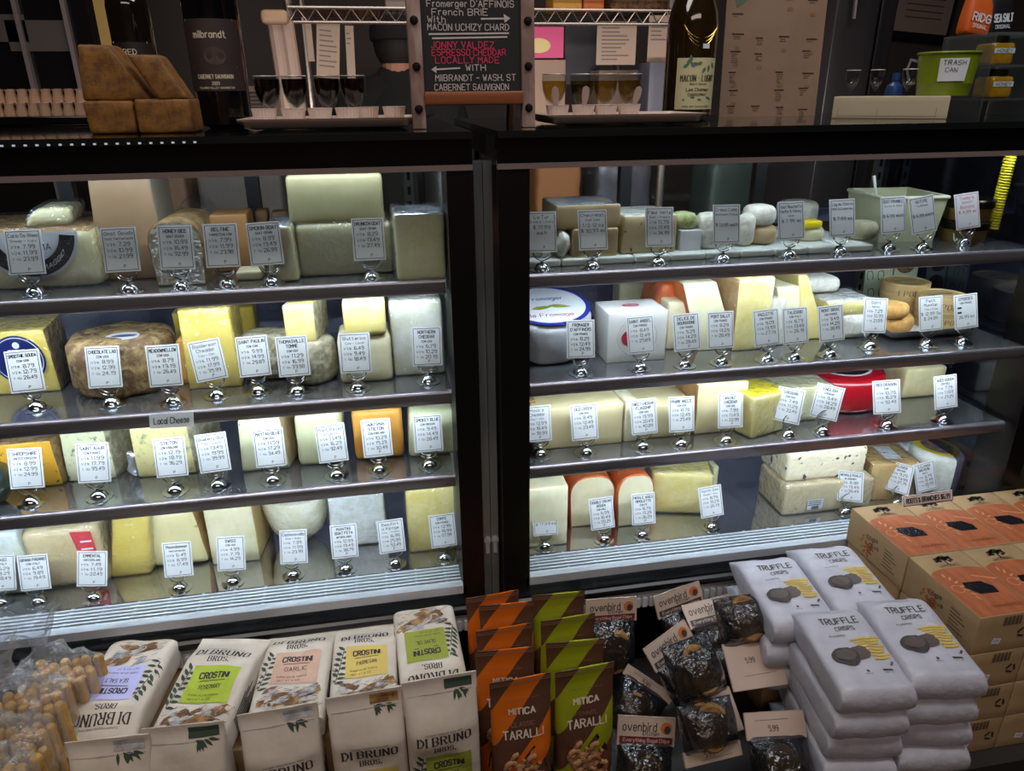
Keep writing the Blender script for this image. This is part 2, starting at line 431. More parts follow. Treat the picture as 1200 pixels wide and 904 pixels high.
# ------------------------------------------------------------------ refrigerated display cases
ZS1, ZS2, ZS3, ZD = 1.173, 1.009, 0.867, 0.655
YS1, YS = 1.022, 1.0
ZTOP = 1.375
def sh_edge(z): return YS1 if abs(z - ZS1) < 1e-4 else YS
innerm = M('case_lining', (92, 96, 120), rough=0.4)
def display_case(label, x0, x1, px0, px1, right_end):
    """x0..x1 is the open width, px0..px1 the body width"""
    cx = (px0 + px1) / 2
    L = V((cx, 1.25, 0.0))
    t = thing('display_case', label, 'display case', L)
    b = lambda mb, n, m_, p=t, **k: mb.build(n, m_, p, loc=(-L if p is t else None), **k)
    yb = 1.5
    b(MB().box(px0, px1, 1.02, yb, 0.0, 0.64), 'cabinet_base', black)
    b(MB().box(px0, px1, 0.972, 1.02, 0.6185, 0.6405).tube([(px0, 0.972, 0.63), (px1, 0.972, 0.63)], 0.009, 10), 'bumper_rail', black)
    mb = MB().box(px0, px1, 0.972, 1.02, 0.588, 0.6125)
    n = int((px1 - px0) / 0.0125)
    for i in range(n):
        x = px0 + 0.0125 * (i + .2)
        mb.box(x, x + .0075, 0.966, 0.972, 0.591, 0.610)
    b(mb, 'vent_strip', M('vent_metal', (214, 216, 222), rough=0.4))
    b(MB().box(x0, x1, 1.064, 1.44, ZD - .01, ZD), 'deck', M('deck_mirror', (222, 224, 228), rough=0.06, metal=0.95))
    mb = MB()
    for i in range(7):
        y = 1.003 + i * 0.0088
        mb.box(x0, x1, y, y + .0042, ZD - .002, ZD + 0.001)
    for i in range(int((x1 - x0) / .05)):
        x = x0 + .025 + .05 * i; mb.box(x, x + .004, 1.0, 1.064, ZD - .004, ZD - .0015)
    b(mb, 'deck_grille', M('grille_metal', (226, 234, 246), rough=0.4, metal=0.35))
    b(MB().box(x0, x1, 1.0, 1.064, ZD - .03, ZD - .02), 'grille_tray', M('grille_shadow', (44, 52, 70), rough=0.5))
    b(MB().box(x0 - .005, x1 + .005, 0.984, 0.996, 0.653, 0.668), 'front_lip', M('lip_metal', (206, 212, 222), rough=0.3, metal=0.25))
    b(MB().box(x0 - .003, x1 + .003, 0.9865, 0.9905, 0.668, 1.328), 'front_glass', glass)
    b(MB().box(px0, px1, 0.982, 0.992, 1.3265, 1.3335), 'trim_strip', M('pink_metal', (122, 106, 102), rough=0.4))
    b(MB().box(px0, px1, 0.985, 1.0, 1.3335, 1.366), 'fascia', blackgloss)
    top = b(MB().box(px0, px1, 0.978, 1.5, 1.366, ZTOP), 'countertop', M('counter_glass', (18, 24, 24), rough=0.06, spec=0.8))
    b(MB().box(px0, px1, 1.0, 1.5, 1.336, 1.366), 'canopy', blackm)
    for (a, c) in ((px0, x0), (x1, px1)):
        if c - a > 0.002: b(MB().box(a, c, 0.984, 1.06, 0.6405, 1.3265), 'corner_post', black)
    # side walls and back
    sm = M('end_glass_dark', (74, 80, 98), rough=0.05, metal=0.9)
    b(MB().box(x0 - .006, x0 - .001, 1.06, 1.45, ZD, 1.33), 'end_panel', M('end_panel_left', (150, 152, 150), rough=0.4) if not right_end else black)
    b(MB().box(x1 + .001, x1 + .006, 1.06, 1.45, ZD, 1.33), 'end_panel', sm if right_end else M('end_panel_right', (120, 124, 120), rough=0.3))
    b(MB().box(x0, x1, 1.445, 1.46, ZD, ZS1 + .01), 'back_panel', innerm)
    for k in range(4):
        xx = x0 + (x1 - x0) * (k / 3.0)
        b(MB().box(xx - .012, xx + .012, 1.445, 1.465, ZS1 + .01, 1.336), 'rear_door_stile', M('door_frame_metal', (84, 86, 90), rough=0.35, metal=0.6))
    b(MB().box(x0, x1, 1.452, 1.455, ZS1 + .01, 1.336), 'rear_glass', glass)
    for sx in (x0 + .05, x1 - .03):
        mb = MB().box(sx - .009, sx + .009, 1.432, 1.444, ZD, 1.33)
        for i in range(24): mb.box(sx - .003, sx + .003, 1.431, 1.4321, ZD + .02 + i * .027, ZD + .035 + i * .027, 1)
        b(mb, 'shelf_standard', [M('standard_metal', (140, 146, 144), rough=0.4, metal=0.5), blackm])
    for z, ye, key in ((ZS1, YS1, 'one'), (ZS2, YS, 'two'), (ZS3, YS, 'three')):
        xe = x1 - (0.012 if right_end else 0.004)
        s_ = b(MB().box(x0 + .004, xe, ye, ye + .33, z - .006, z), 'shelf', mirror)
        mb = MB()
        prof = [(ye + .006, z + .0010)] + [(ye + .0025 - .005 * math.sin(R(a)), z - .004 + .005 * math.cos(R(a))) for a in range(0, 91, 9)] + [(ye - .0022, z - .010), (ye - .0012, z - .0185), (ye + .001, z - .0205), (ye + .003, z - .0205), (ye + .006, z - .019), (ye + .004, z - .006)]
        n_ = len(prof)
        mb.add([(x0 + .004, y, q) for y, q in prof] + [(xe, y, q) for y, q in prof],
               [(i, (i + 1) % n_, n_ + (i + 1) % n_, n_ + i) for i in range(n_)] + [tuple(range(n_))[::-1], tuple(range(n_, 2 * n_))])
        mb.build('shelf_edge', lipm, s_, ang=60)
        MB().box(x0 + .02, xe - .02, ye + .004, ye + .013, z - .0125, z - .0085).build('led_strip', ledm[key], s_)
    b(MB().box(x0 + .02, x1 - .02, 1.058, 1.070, 1.331, 1.3355), 'led_strip', ledm['canopy'])
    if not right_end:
        mb = MB()  # glowing beads stand in for LED reflections on the counter edge
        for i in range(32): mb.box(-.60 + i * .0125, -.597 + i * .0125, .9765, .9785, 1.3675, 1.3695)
        b(mb, 'edge_reflection_dots', M('edge_reflection_glow', (220, 230, 245), emit=.22))
    return t
caseL = display_case('long glass-fronted cheese case left of the central gap, dark posts, three mirrored shelves', -0.86, 0.092, -0.90, 0.127, False)
caseR = display_case('glass-fronted cheese case right of the central gap with white shelf cable at its end', 0.2035, 1.085, 0.160, 1.12, True)

# the gap between the cases: two edge strips with white plugs
for x, lb in ((0.137, 'left grey metal strip standing in the gap between the cheese cases, white plug'), (0.150, 'right grey metal strip standing in the gap between the cheese cases, white plug')):
    t = thing('joint_strip', lb, 'metal strip', (x, 1.01, 0))
    MB().box(-.0060, .0060, 0, .02, 0.0, 1.335).build('strip', M('joint_metal', (150, 158, 156), rough=0.3, metal=0.3, c2=(96, 102, 104), scale=6, stretch=(1, 1, .3)), t)
    mb = MB().lathe([(0, 0), (.0062, 0), (.0062, .004), (0, .0055)], 16)
    mb.xf(Matrix.Translation((0, 0, .735)) @ Matrix.Rotation(R(90), 4, 'X'))
    mb.box(-.003, .003, -.004, 0, .71, .735)
    mb.build('plug', M('plug_white', (205, 205, 215), rough=.5), t)

# white cable inside the right end of the right case
pts = [atY(1128, 425, 1.25), atY(1143, 450, 1.25), atY(1147, 490, 1.25), atY(1150, 520, 1.26), atY(1160, 560, 1.27), atY(1185, 580, 1.27)]
pts = [V((min(p.x, 1.068), p.y, p.z)) for p in pts]
tag(MB().tube(pts, 0.0035, 8).build('shelf_cable', white), 'white cable hanging at the right end inside the right cheese case', 'cable')
# yellow reflection modelled as a solid cord at the far right
p0, p1 = atY(1187, 172, 1.10), atY(1163, 268, 1.10)
p0.x = min(p0.x, 1.07); p1.x = min(p1.x, 1.05)
sp = []
for i in range(241):
    t_ = i / 240.0; q = p0.lerp(p1, t_); a = t_ * 30 * 2 * math.pi
    sp.append(q + V((math.cos(a) * .008, math.sin(a) * .008, 0)))
tag(MB().tube(sp, 0.0019, 5).build('coil_reflection', M('coil_yellow', (236, 220, 40), rough=.4)), 'reflection modelled as a bright yellow cord hanging at the far right of the case, over the top shelf', 'coil')

# ------------------------------------------------------------------ price cards on ring holders
_base = MB().lathe([(0, 0), (.0185, 0), (.0188, .0012), (.0125, .0022), (.0115, .0045), (.0095, .0085), (.0055, .0115), (.0028, .0125), (.0022, .016), (0, .016)], 24)
_ring = MB().tube([(.0138 * math.cos(R(a)), -.0022, .0290 + .0138 * math.sin(R(a))) for a in range(0, 360, 12)], .0009, 6, closed=True)
_ring.tube([(.0125 * math.cos(R(a)), .0034, .0285 + .0113 * math.sin(R(a))) for a in range(0, 360, 12)], .0007, 6, closed=True)
base0 = _base.build('base', chrome); ring0 = _ring.build('ring_clip', chrome)
ME_BASE, ME_RING = base0.data, ring0.data
bpy.data.objects.remove(base0); bpy.data.objects.remove(ring0)
ringm = M('ring_steel', (112, 112, 118), rough=.3, metal=.9)
CARD_W, CARD_H = .0448, .0590
def card_art(lines, prices, hand, extra, seed):
    mb = MB(); S = plane((0, -.0004, 0), (1, 0, 0), (0, 0, 1), .0003)
    hw, hh = CARD_W / 2, CARD_H / 2
    frame(mb, S, -hw + .0022, hw - .0022, -hh + .0022, hh - .0022, .0008)
    v = hh - .0078
    mx = CARD_W - .009
    for i, ln in enumerate(lines):
        last = i == len(lines) - 1 and len(lines) > 1
        h = .0030 if last else .0044
        wd = min(mx, len(ln) * h * (.74 if not hand else .82))
        text(mb, S, ln, 0, v, h, wid=wd, wt=.2 if not hand else .15, hand=.6 if hand else .0, seed=seed)
        v -= h + .0026
    v -= .0022
    qs = ['1/3 lb', '1/2 lb', '1 lb']
    for i, p in enumerate(prices):
        vv = v - i * .0080
        if isinstance(p, str):
            text(mb, S, p, 0, vv, .0045, wid=min(mx, len(p) * .0036), wt=.15, hand=.8, seed=seed + i)
        elif p is None:
            rect(mb, S, -hw + .006, -hw + .014, vv - .0016, vv + .0016)
        else:
            text(mb, S, qs[i], -hw + .0115, vv, .0030, wid=.011, wt=.16)
            text(mb, S, '%.2f' % p, .006, vv + .0004, .0048, wid=.017 if p >= 10 else .014, wt=.15, hand=.7, seed=seed * 3 + i)
    text(mb, S, 'P', .003, -hh + .007, .004, wt=.15, hand=.8, seed=seed)
    return mb
def price_card(shelf, base, topc, botc, lines, prices, label, group, hand=False, yaw=0.0, extra=None, red=False, tilt=15):
    z = shelf
    p = atZ(base[0], base[1], z)
    p.y = max(p.y, sh_edge(z) + .026 if z > ZD + .01 else 1.085); 
    if z <= ZD + .01: p = V((p.x, p.y, z))
    # keep the picture column when the base was moved back from the edge
    q = atY(base[0], base[1], p.y); p = V((q.x, p.y, z))
    t = thing('price_card', label, 'price card', p, group=group)
    for nm, me, m_ in (('base', ME_BASE, chrome), ('ring_clip', ME_RING, ringm)):
        o = bpy.data.objects.new(nm, me); col.objects.link(o); o.parent = t
    a, b = atY(topc[0], topc[1], p.y), atY(botc[0], botc[1], p.y)
    up = (a - b); 
    roll = math.atan2(up.x, up.z)
    roll = max(-.4, min(.4, roll))
    cx = (b.x - p.x)
    c = V((cx, 0, .0275)) + V((math.sin(roll), 0, math.cos(roll))) * (CARD_H / 2)
    mtx = Matrix.Translation(c + V((0, .001, 0))) @ Matrix.Rotation(yaw, 4, 'Z') @ Matrix.Rotation(roll, 4, 'Y') @ Matrix.Rotation(R(-tilt), 4, 'X')
    seed = int(base[0] + base[1])
    cb = MB().box(-CARD_W / 2, CARD_W / 2, -.0004, .0004, -CARD_H / 2, CARD_H / 2).build('card', cardm, t)
    cb.matrix_local = mtx
    ar = card_art(lines, prices, hand, extra, seed).build('lettering', redink if red else inkm, cb, ang=None)
    return t
ORD = ['first', 'second', 'third', 'fourth', 'fifth', 'sixth', 'seventh', 'eighth', 'ninth', 'tenth']
def row(shelf, where, group, cards):
    for i, (base, top, bot, lines, prices, note, *opt) in enumerate(cards):
        kw = opt[0] if opt else {}
        lb = '%s-from-left price card on %s, %s' % (ORD[i], where, note)
        price_card(shelf, base, top, bot, lines, prices, lb, group, **kw)
H = dict(hand=True)
row(ZS1, 'left case top shelf', 'price cards on the left case top shelf', [
    ((42, 345), (23, 273.8), (36.8, 325.8), ['Cacio De Roma', 'Sheep - Italy'], [7.99, 11.99, 23.99], 'before wedge with black ring label', H),
    ((153, 343), (136.7, 274.4), (148, 325.4), ['Goat Gouda', 'Goat Netherlands'], [7.29, 10.99, 21.99], 'before tall tan slab', H),
    ((214, 339), (203.3, 271.5), (211.8, 323), ['HONEY BEE', 'GOAT GOUDA'], [10.99, 16.49, 32.99], 'before round-topped cheese'),
    ((267.7, 337), (256.7, 269.5), (264.6, 319.5), ['BELTINE', 'FARMSTEAD COW'], [7.99, 11.99, 23.98], 'before orange tan slab'),
    ((318.7, 334), (307, 267), (315.6, 316), ['SMOKIN GOAT', 'GOAT-SPAIN'], [8.99, 13.49, 26.99], 'before film-topped wedge'),
    ((436, 327), (430.3, 260), (434.3, 309), ['DRUNKEN GOAT', 'GOAT-SPAIN'], [8.29, 13.49, 27.49], 'before lower big pale block'),
    ((491.3, 324), (487.3, 257), (490, 306), ['PANTALEO', 'GOAT-ITALY'], [10.99, 15.99, 32.49], 'before film-wrapped end wedge')])
row(ZS2, 'left case second shelf', 'price cards on the left case second shelf', [
    ((44, 479), (22, 415.4), (37.6, 463), ['SMOOTHIE GOUDA', 'COW-USA'], [8.79, 12.79, 26.49], 'before navy round label'),
    ((132, 474), (117, 410), (127.2, 458), ['CHOCOLATE LAB', 'COW-USA'], [8.99, 12.99, 24.19], 'before rustic brown wheel, left end'),
    ((204, 472), (187.8, 407.3), (197.8, 455.3), ['MEADOWMELLOW', 'COW-USA'], [8.79, 13.19, 26.49], 'before rustic brown wheel, right end'),
    ((255, 464.7), (236.9, 402.6), (250.6, 444), ['Balderson', 'Cheddar', 'Cow - Can'], [11.99, 17.99, 35.99], 'before tall yellow block', H),
    ((303.5, 460), (292.8, 398.2), (301.8, 445.5), ['SAINT PAULIN', 'COW-CAN'], [9.99, 14.99, 29.89], 'before grey rind round', dict()),
    ((349, 460), (340, 397), (347, 443), ['THOMASVILLE', 'TOMME', 'COW-USA'], [11.29, 16.99, 33.98], 'under wedge on grey wheel'),
    ((420, 456), (415, 397), (418.5, 441), ['Butterino', 'Cow - Local'], [6.49, 9.49, 18.49], 'before stacked ivory blocks', H),
    ((502, 447.5), (500, 387), (501, 431), ['NORTHERN', 'CHEDDAR', 'COW-USA'], [6.79, 10.29, 20.19], 'before tall film-wrapped block')])
row(ZS3, 'left case third shelf', 'price cards on the left case third shelf', [
    ((37.3, 590), (24.8, 528), (35.6, 572), ['SHROPSHIRE', 'UNITED KINGDOM'], [8.99, 12.99, 24.99], 'before orange blue-veined cheese'),
    ((116.7, 583), (104.5, 520), (113.4, 564), ['SAINT AGUR', 'COW-FRANCE'], [11.99, 17.79, 35.49], 'before green-veined wedge'),
    ((206, 576), (195.3, 516), (204.3, 558), ['STILTON', 'COW-ENGLAND'], [12.19, 18.19, 36.29], 'before pale marbled wedge'),
    ((256, 570), (244.3, 511), (254.8, 552.8), ['Blueberry Blue', 'Cow - Local'], [13.49, 19.99, 39.99], 'beside dark gap', H),
    ((320.3, 564), (312.7, 507.7), (319.4, 547), ['MAYTAG BLUE', 'COW-USA'], [11.59, 17.29, 34.49], 'before white wedge with one vein'),
    ((395, 558), (385.4, 500.7), (391.8, 539), ['Point Reyes', 'Original'], [11.49, 16.29, 32.49], 'before pale green wedge', H),
    ((445, 551.7), (439.4, 492.7), (443.8, 533), ['HUNTSMAN', 'STILTON', 'COW-ENGLAND'], [10.29, 15.29, 30.49], 'before orange cheese'),
    ((503.3, 546), (500.8, 491), (502.8, 529.3), ['SMOKEY BLUE', 'COW-OREGON'], [9.49, 14.49, 28.49], 'before flecked end wedge')])
row(ZD, 'left case bottom deck', 'price cards on the left case bottom deck', [
    ((2.5, 707), (-7, 643), (2, 684), ['ASIAGO', 'COW-ITALY'], [6.29, 9.29, 18.49], 'cut off by the picture edge'),
    ((46, 706), (33, 647.5), (44.4, 687.5), ['GRANA PADANO', 'COW-ITALY'], [6.49, 9.89, 19.49], 'before film-wrapped tan cheese'),
    ((112.5, 707), (106, 643), (110.3, 688), ['EMMENTAL', 'SWITZERLAND'], [7.49, 11.19, 22.49], 'under red printed label'),
    ((211.3, 690), (203.8, 632.7), (211, 671.7), ['Maasdammer', 'Netherlands'], [6.49, 8.99, 17.49], 'before holed cheese'),
    ((273.8, 685), (267.5, 623), (272.3, 665), ['SWISS', 'COW-USA'], [4.99, 7.19, 14.29], 'before plain ivory block'),
    ((344.2, 675), (342, 617.7), (345, 656), ['Caciocavallo', 'Cow - Italy'], [7.99, 11.99, 23.99], 'before half-round cheese'),
    ((406.2, 672), (400.7, 608.6), (405, 651), ['MANTINI', 'GOAT FETA', 'NETHERLANDS'], [12.99, 19.49, 38.79], 'left of film-wrapped white block'),
    ((464, 664), (455.6, 606.5), (460.7, 645.8), ['Beaufort', "d'Alpage", 'Cow - France'], [16.99, 25.99, 52.49], 'before dark gap', H),
    ((521.2, 656), (516.8, 598.8), (520.4, 637), ['COMTE', 'COW-FRANCE'], [12.99, 18.99, 37.99], 'before yellow end block')])
row(ZS1, 'right case top shelf', 'price cards on the right case top shelf', [
    ((635, 317), (635.4, 251), (634.3, 298), ['La Tur', '3 milks - Italy'], ['$ 17.99', 'each'], 'beside central gap', H),
    ((693.5, 315), (695.6, 249.7), (694, 296.4), ['Chevrelait', 'Goat Cake'], ['1/2 12 oz', '$ 30.99 ea'], 'before foil-topped beige stack', H),
    ((770.6, 310), (775, 244.7), (771, 292), ['Fleur Verte', 'Goat - France'], [11.79, 17.49, 34.99], 'before herb-crusted log', H),
    ((846, 306), (854, 243), (848.8, 287), ['Crema Camp', 'Northwest France'], ['', '$ 12.99 each'], 'before small white drums', H),
    ((923.6, 301), (929.9, 238), (924.6, 283), ['Goat Bouchette', 'Herbs & Honey', 'Goat'], ['$ 7.99 ea'], 'before stacked bloomy rounds', H),
    ((983, 297), (990.5, 234.6), (984, 278.7), ['Log du Chevre', 'Goat & Cranberries'], ['', '$ 7.99 ea'], 'left of big cream tub', H),
    ((1040.7, 293), (1050.4, 231), (1043.6, 275), ['GOAT CRUMBLE', 'Garlic & Herb'], ['', '$ 6.99 each'], 'before big tub, left', H),
    ((1080, 292), (1083, 230.4), (1079.7, 274.7), ['NATURE', 'To Bread'], ['', '$ 6.99 each'], 'before big tub, right', H),
    ((1128.7, 287), (1138, 215), (1130.7, 270.4), ["Today's", 'Special!'], ['Burrata', '$ 4.99 ea'], 'written in pink', dict(hand=True, red=True))])
row(ZS2, 'right case second shelf', 'price cards on the right case second shelf', [
    ((679.8, 438), (681.9, 378.4), (679.5, 419), ['FROMAGER', "D'AFFINOIS", 'COW-FRANCE'], [8.29, 12.49, 24.99], 'before paper-wrapped round'),
    ((749.7, 432.6), (751.6, 372), (750.5, 414), ['SAINT ANGEL', 'COW-FRANCE'], [8.49, 12.49, 25.89], 'before white box'),
    ((802, 429), (805.8, 369), (803.6, 413), ['DELICE DE', 'BOURGOGNE', 'COW-FRANCE'], [9.29, 14.29, 28.49], 'before orange-rinded wedge'),
    ((845, 426), (847, 366.4), (842, 411), ['PORT SALUT', 'COW-FRANCE'], [8.29, 13.29, 26.49], 'before tall pale slice'),
    ((898, 423.7), (900, 364), (897, 405), ['RACLETTE', 'COW-FRANCE'], [9.09, 13.59, 27.19], 'before tall yellow wedge'),
    ((929, 422.6), (934.5, 362), (929.8, 403.3), ['TALEGGIO', 'COW-ITALY'], [8.79, 13.49, 26.19], 'before pale slices'),
    ((970.8, 419), (976, 360.8), (971.6, 402.5), ['MONT BRIAC', 'COW-FRANCE'], [9.49, 14.29, 28.49], 'before leaning triangular wedge'),
    ((1017.7, 407.5), (1030.5, 352.7), (1020, 392.5), ['Saint', 'Albray'], [7.29, 10.99, 21.99], 'before white bloomy wedge', H),
    ((1084.5, 405), (1094.6, 349), (1087, 389), ['Petit', 'Munster', 'The Little'], ['$ 12.99 3x', '$ 24.99'], 'before white tray', H),
    ((1126.4, 402), (1135.4, 346.7), (1128.7, 386), ['EPOISSES', 'COW-FRANCE'], [None, None, '26.99 ea'], 'before round wooden box')])
row(ZS3, 'right case third shelf', 'price cards on the right case third shelf', [
    ((633, 533.6), (630, 479.4), (630, 518.7), ["Hook's", 'Cheddar', 'Cow - USA'], [12.99, 18.49, 36.99], 'half behind the dark post', H),
    ((686.6, 531.6), (684.8, 475.7), (684.6, 518.7), ['OLD CROCK', 'COW-AUS'], [8.49, 12.49, 23.49], 'before long pale block'),
    ((752.6, 525), (755.4, 470), (754, 507.8), ['SWEET CHEDDAR', 'FLAGSHIP', 'COW-USA'], [13.99, 20.49, 40.89], 'left of second pale block'),
    ((797, 522), (801, 466.7), (796.8, 505.5), ['PRAIRIE BREEZE', 'COW-USA'], [8.19, 12.49, 25.49], 'before second pale block'),
    ((849.6, 518), (859, 462.7), (853.4, 500.7), ['WALNUT', 'CHEDDAR', 'COW-USA'], [7.99, 11.49, 22.99], 'before upright pale block'),
    ((922.8, 512.6), (926.6, 460), (922.6, 495.7), ['CHEDDAR', 'COW-USA'], [7.49, 11.29, 22.49], 'beside yellow-topped block', dict(yaw=R(-50))),
    ((961.6, 509.6), (974.4, 454.7), (964.6, 489), ['ENGLISH', 'CHEDDAR'], [9.49, 14.29, 28.49], 'left of red wheel', dict(yaw=R(-30))),
    ((1037.5, 501), (1040, 449.7), (1037, 488.5), ['RED DRAGON', 'COW'], [10.79, 16.29, 32.49], 'before red wheel', dict(yaw=R(-18))),
    ((1103.7, 495), (1112.8, 436), (1106, 474.4), ['AGED GOUDA', 'COW-HOLL'], [7.79, 11.69, 23.29], 'near the white cable')])
row(ZD, 'right case bottom deck', 'price cards on the right case bottom deck', [
    ((638, 642), (640.7, 583.4), (638.5, 628.8), ['La Bonita in', 'Zanetta', 'Cow - Piedmont'], ['', '$ 17.99 ea'], 'before pale cheese by the gap', H),
    ((706.8, 642), (704.7, 585), (705.4, 624.7), ['DOUBLE CREAM', 'GOUDA', 'COW-HOLL'], [6.99, 10.49, 20.29], 'before round-topped pale cheese'),
    ((751.5, 631), (755.7, 576), (753, 614), ['MIDDLE AGED', 'MIMOLETTE', 'COW-FR'], [8.79, 13.29, 26.29], 'before orange-rinded cheese'),
    ((832, 625), (833, 572), (832.6, 610), ['North Sea', 'Gouda - Cow'], [8.79, 13.29, 26.19], 'beside yellow wedge', H),
    ((987, 615), (996, 561.7), (993, 600), ['WENSLEYDALE', 'BLUEBERRY'], [8.99, 13.49, 26.49], 'before speckled berry cheese', dict(yaw=R(-35))),
    ((1050, 590), (1056.7, 543.7), (1052, 580), ['CLOVER', 'GRUYERE'], [9.29, 13.99, 27.79], 'turned nearly edge-on', dict(yaw=R(-62))),
    ((1082, 588), (1086, 537.3), (1083.7, 574), ['5 CLOVER', 'GRUYERE', 'SWITZ'], [8.79, 13.49, 26.59], 'behind the small sign'),
    ((1133, 583), (1135.3, 537), (1134, 573.3), ['TETE DE MOINE', 'SWITZERLAND'], [10.99, 16.49, 32.79], 'before yellow-lidded round')])

# shelf sign
S0 = atY(202, 493, .995)
o = MB().box(-.029, .029, -.0004, .0004, -.010, .010)
o = o.build('shelf_sign', cardm, None, loc=(S0.x, .9920, 1.0005), rot=(R(-24), R(1.0), 0))
tag(o, 'small white handwritten Local Cheese sign hung on the left second shelf edge', 'sign')
mb = MB(); text(mb, plane((0, -.0005, 0), (1, 0, 0), (0, 0, 1)), 'Local Cheese', 0, 0, .0085, wid=.046, wt=.13, hand=.4)
mb.build('lettering', inkm, o, ang=None)

# ------------------------------------------------------------------ cheeses
FILM = dict(coat=1.0, crough=0.10, cbump=1.0, cscale=70)
pale = M('paste_pale', (226, 214, 160), rough=.45, c2=(234, 224, 176), scale=40, bump=.08, sss=.1)
palef = M('paste_pale_film', (222, 214, 158), rough=.45, c2=(236, 228, 184), scale=26, bump=.1, **FILM)
ivory = M('paste_ivory', (232, 224, 182), rough=.45, c2=(240, 234, 200), scale=30, bump=.08, sss=.1)
ivoryf = M('paste_ivory_film', (232, 228, 196), rough=.4, c2=(246, 244, 226), scale=30, bump=.1, **FILM)
whitef = M('white_wrapped', (226, 228, 214), rough=.35, c2=(244, 246, 240), scale=45, bump=.35, bscale=70, **FILM)
butter = M('paste_butter', (238, 220, 136), rough=.4, c2=(244, 230, 160), scale=30, bump=.06, sss=.1)
butterf = M('paste_butter_film', (236, 214, 118), rough=.4, c2=(244, 228, 150), scale=24, bump=.08, **FILM)
yellow = M('paste_yellow', (234, 200, 74), rough=.4, c2=(242, 212, 96), scale=30, bump=.06, sss=.1)
yellowf = M('paste_yellow_film', (238, 206, 84), rough=.4, c2=(246, 218, 104), scale=24, bump=.08, **FILM)
tan = M('paste_tan', (152, 124, 94), rough=.5, c2=(160, 132, 102), scale=12, bump=.05)
tanb = M('paste_tan_orange', (160, 116, 72), rough=.5, c2=(170, 126, 80), scale=12, bump=.05)
olive = M('paste_olive', (146, 140, 104), rough=.5, c2=(156, 150, 114), scale=14, bump=.06)
olivef = M('paste_olive_film', (170, 162, 118), rough=.45, c2=(180, 174, 130), scale=14, bump=.06, **FILM)
beige = M('paste_beige', (192, 168, 128), rough=.55, c2=(178, 156, 116), scale=20, bump=.08)
cheddarw = M('paste_cheddar', (232, 216, 164), rough=.42, c2=(236, 222, 176), scale=16, bump=.05)
orange = M('paste_orange', (226, 158, 66), rough=.45, c2=(232, 170, 84), scale=20, bump=.06)
orangef = M('orange_wax_film', (206, 96, 40), rough=.35, c2=(222, 120, 58), scale=14, bump=.05, **FILM)
blueor = M('paste_orange_blue', (232, 176, 58), rough=.45, c2=(70, 92, 64), scale=70, lo=.61, hi=.68, bump=.15, bscale=60)
bluegr = M('paste_green_blue', (224, 226, 186), rough=.5, c2=(104, 128, 108), scale=80, lo=.56, hi=.66, bump=.2, bscale=70)
bluest = M('paste_stilton', (236, 224, 160), rough=.5, c2=(140, 156, 128), scale=60, lo=.54, hi=.68, bump=.2, bscale=70)
bluewh = M('paste_white_blue', (232, 230, 190), rough=.5, c2=(150, 164, 138), scale=50, lo=.62, hi=.7, bump=.25, bscale=60)
bluesp = M('paste_flecked', (226, 230, 186), rough=.5, c2=(60, 84, 70), scale=55, lo=.67, hi=.72, bump=.3, bscale=60)
holey = M('paste_holed', (238, 226, 172), rough=.45, c2=(196, 172, 112), scale=34, lo=.68, hi=.74, bump=.3, bscale=40, det=1)
berry = M('paste_berry', (234, 222, 190), rough=.5, c2=(70, 52, 90), scale=60, lo=.64, hi=.68, bump=.1, det=1, **FILM)
herb = M('herb_crust', (196, 178, 138), rough=.7, c2=(76, 56, 44), scale=90, lo=.62, hi=.68, c3=(150, 60, 60), scale3=30, lo3=.66, hi3=.7, bump=.3)
rindbrown = M('rind_brown', (108, 84, 52), rough=.8, c2=(150, 122, 78), scale=60, bump=.5, bscale=90)
rustic = M('rind_rustic', (118, 92, 66), rough=.75, c2=(186, 158, 104), scale=55, lo=.42, hi=.66, c3=(66, 50, 40), scale3=30, lo3=.52, hi3=.62, bump=.7, bscale=70)
rindgrey = M('rind_grey', (150, 142, 118), rough=.85, c2=(196, 190, 162), scale=70, c3=(120, 110, 90), scale3=20, lo3=.5, hi3=.65, bump=.6, bscale=90)
rindtan = M('rind_tan', (170, 132, 82), rough=.6, c2=(150, 112, 66), scale=30, bump=.2)
rindor = M('rind_orange', (206, 120, 66), rough=.5, c2=(188, 98, 54), scale=24, bump=.15)
bloomy = M('rind_bloomy', (236, 234, 222), rough=.9, c2=(214, 208, 190), scale=45, bump=.5, bscale=110)
washed = M('rind_washed', (216, 160, 82), rough=.6, c2=(232, 188, 118), scale=60, bump=.3, bscale=90)
redwax = M('red_wax', (176, 20, 34), rough=.3, coat=.5)
yelwax = M('yellow_top', (236, 212, 30), rough=.35, coat=.5)
foil = M('foil_film', (200, 206, 214), rough=.16, metal=.7, bump=.9, bscale=40)
clingf = thin('cling_film', (250, 252, 255), rough=.12, white=.03, bump=.9, bscale=90, ior=1.6)
bagf = thin('plastic_bag', (235, 240, 250), rough=.14, white=.22, bump=1.0, bscale=22)
navy = M('navy_label', (24, 34, 98), rough=.4)
labelw = M('label_white', (226, 230, 236), rough=.45)
labelk = M('label_black', (26, 26, 32), rough=.45)
labelr = M('label_red', (172, 36, 58), rough=.45)
GAP = {ZS1: .150, ZS2: ZS1 - ZS2 - .022, ZS3: ZS2 - ZS3 - .022, ZD: ZS3 - ZD - .024}

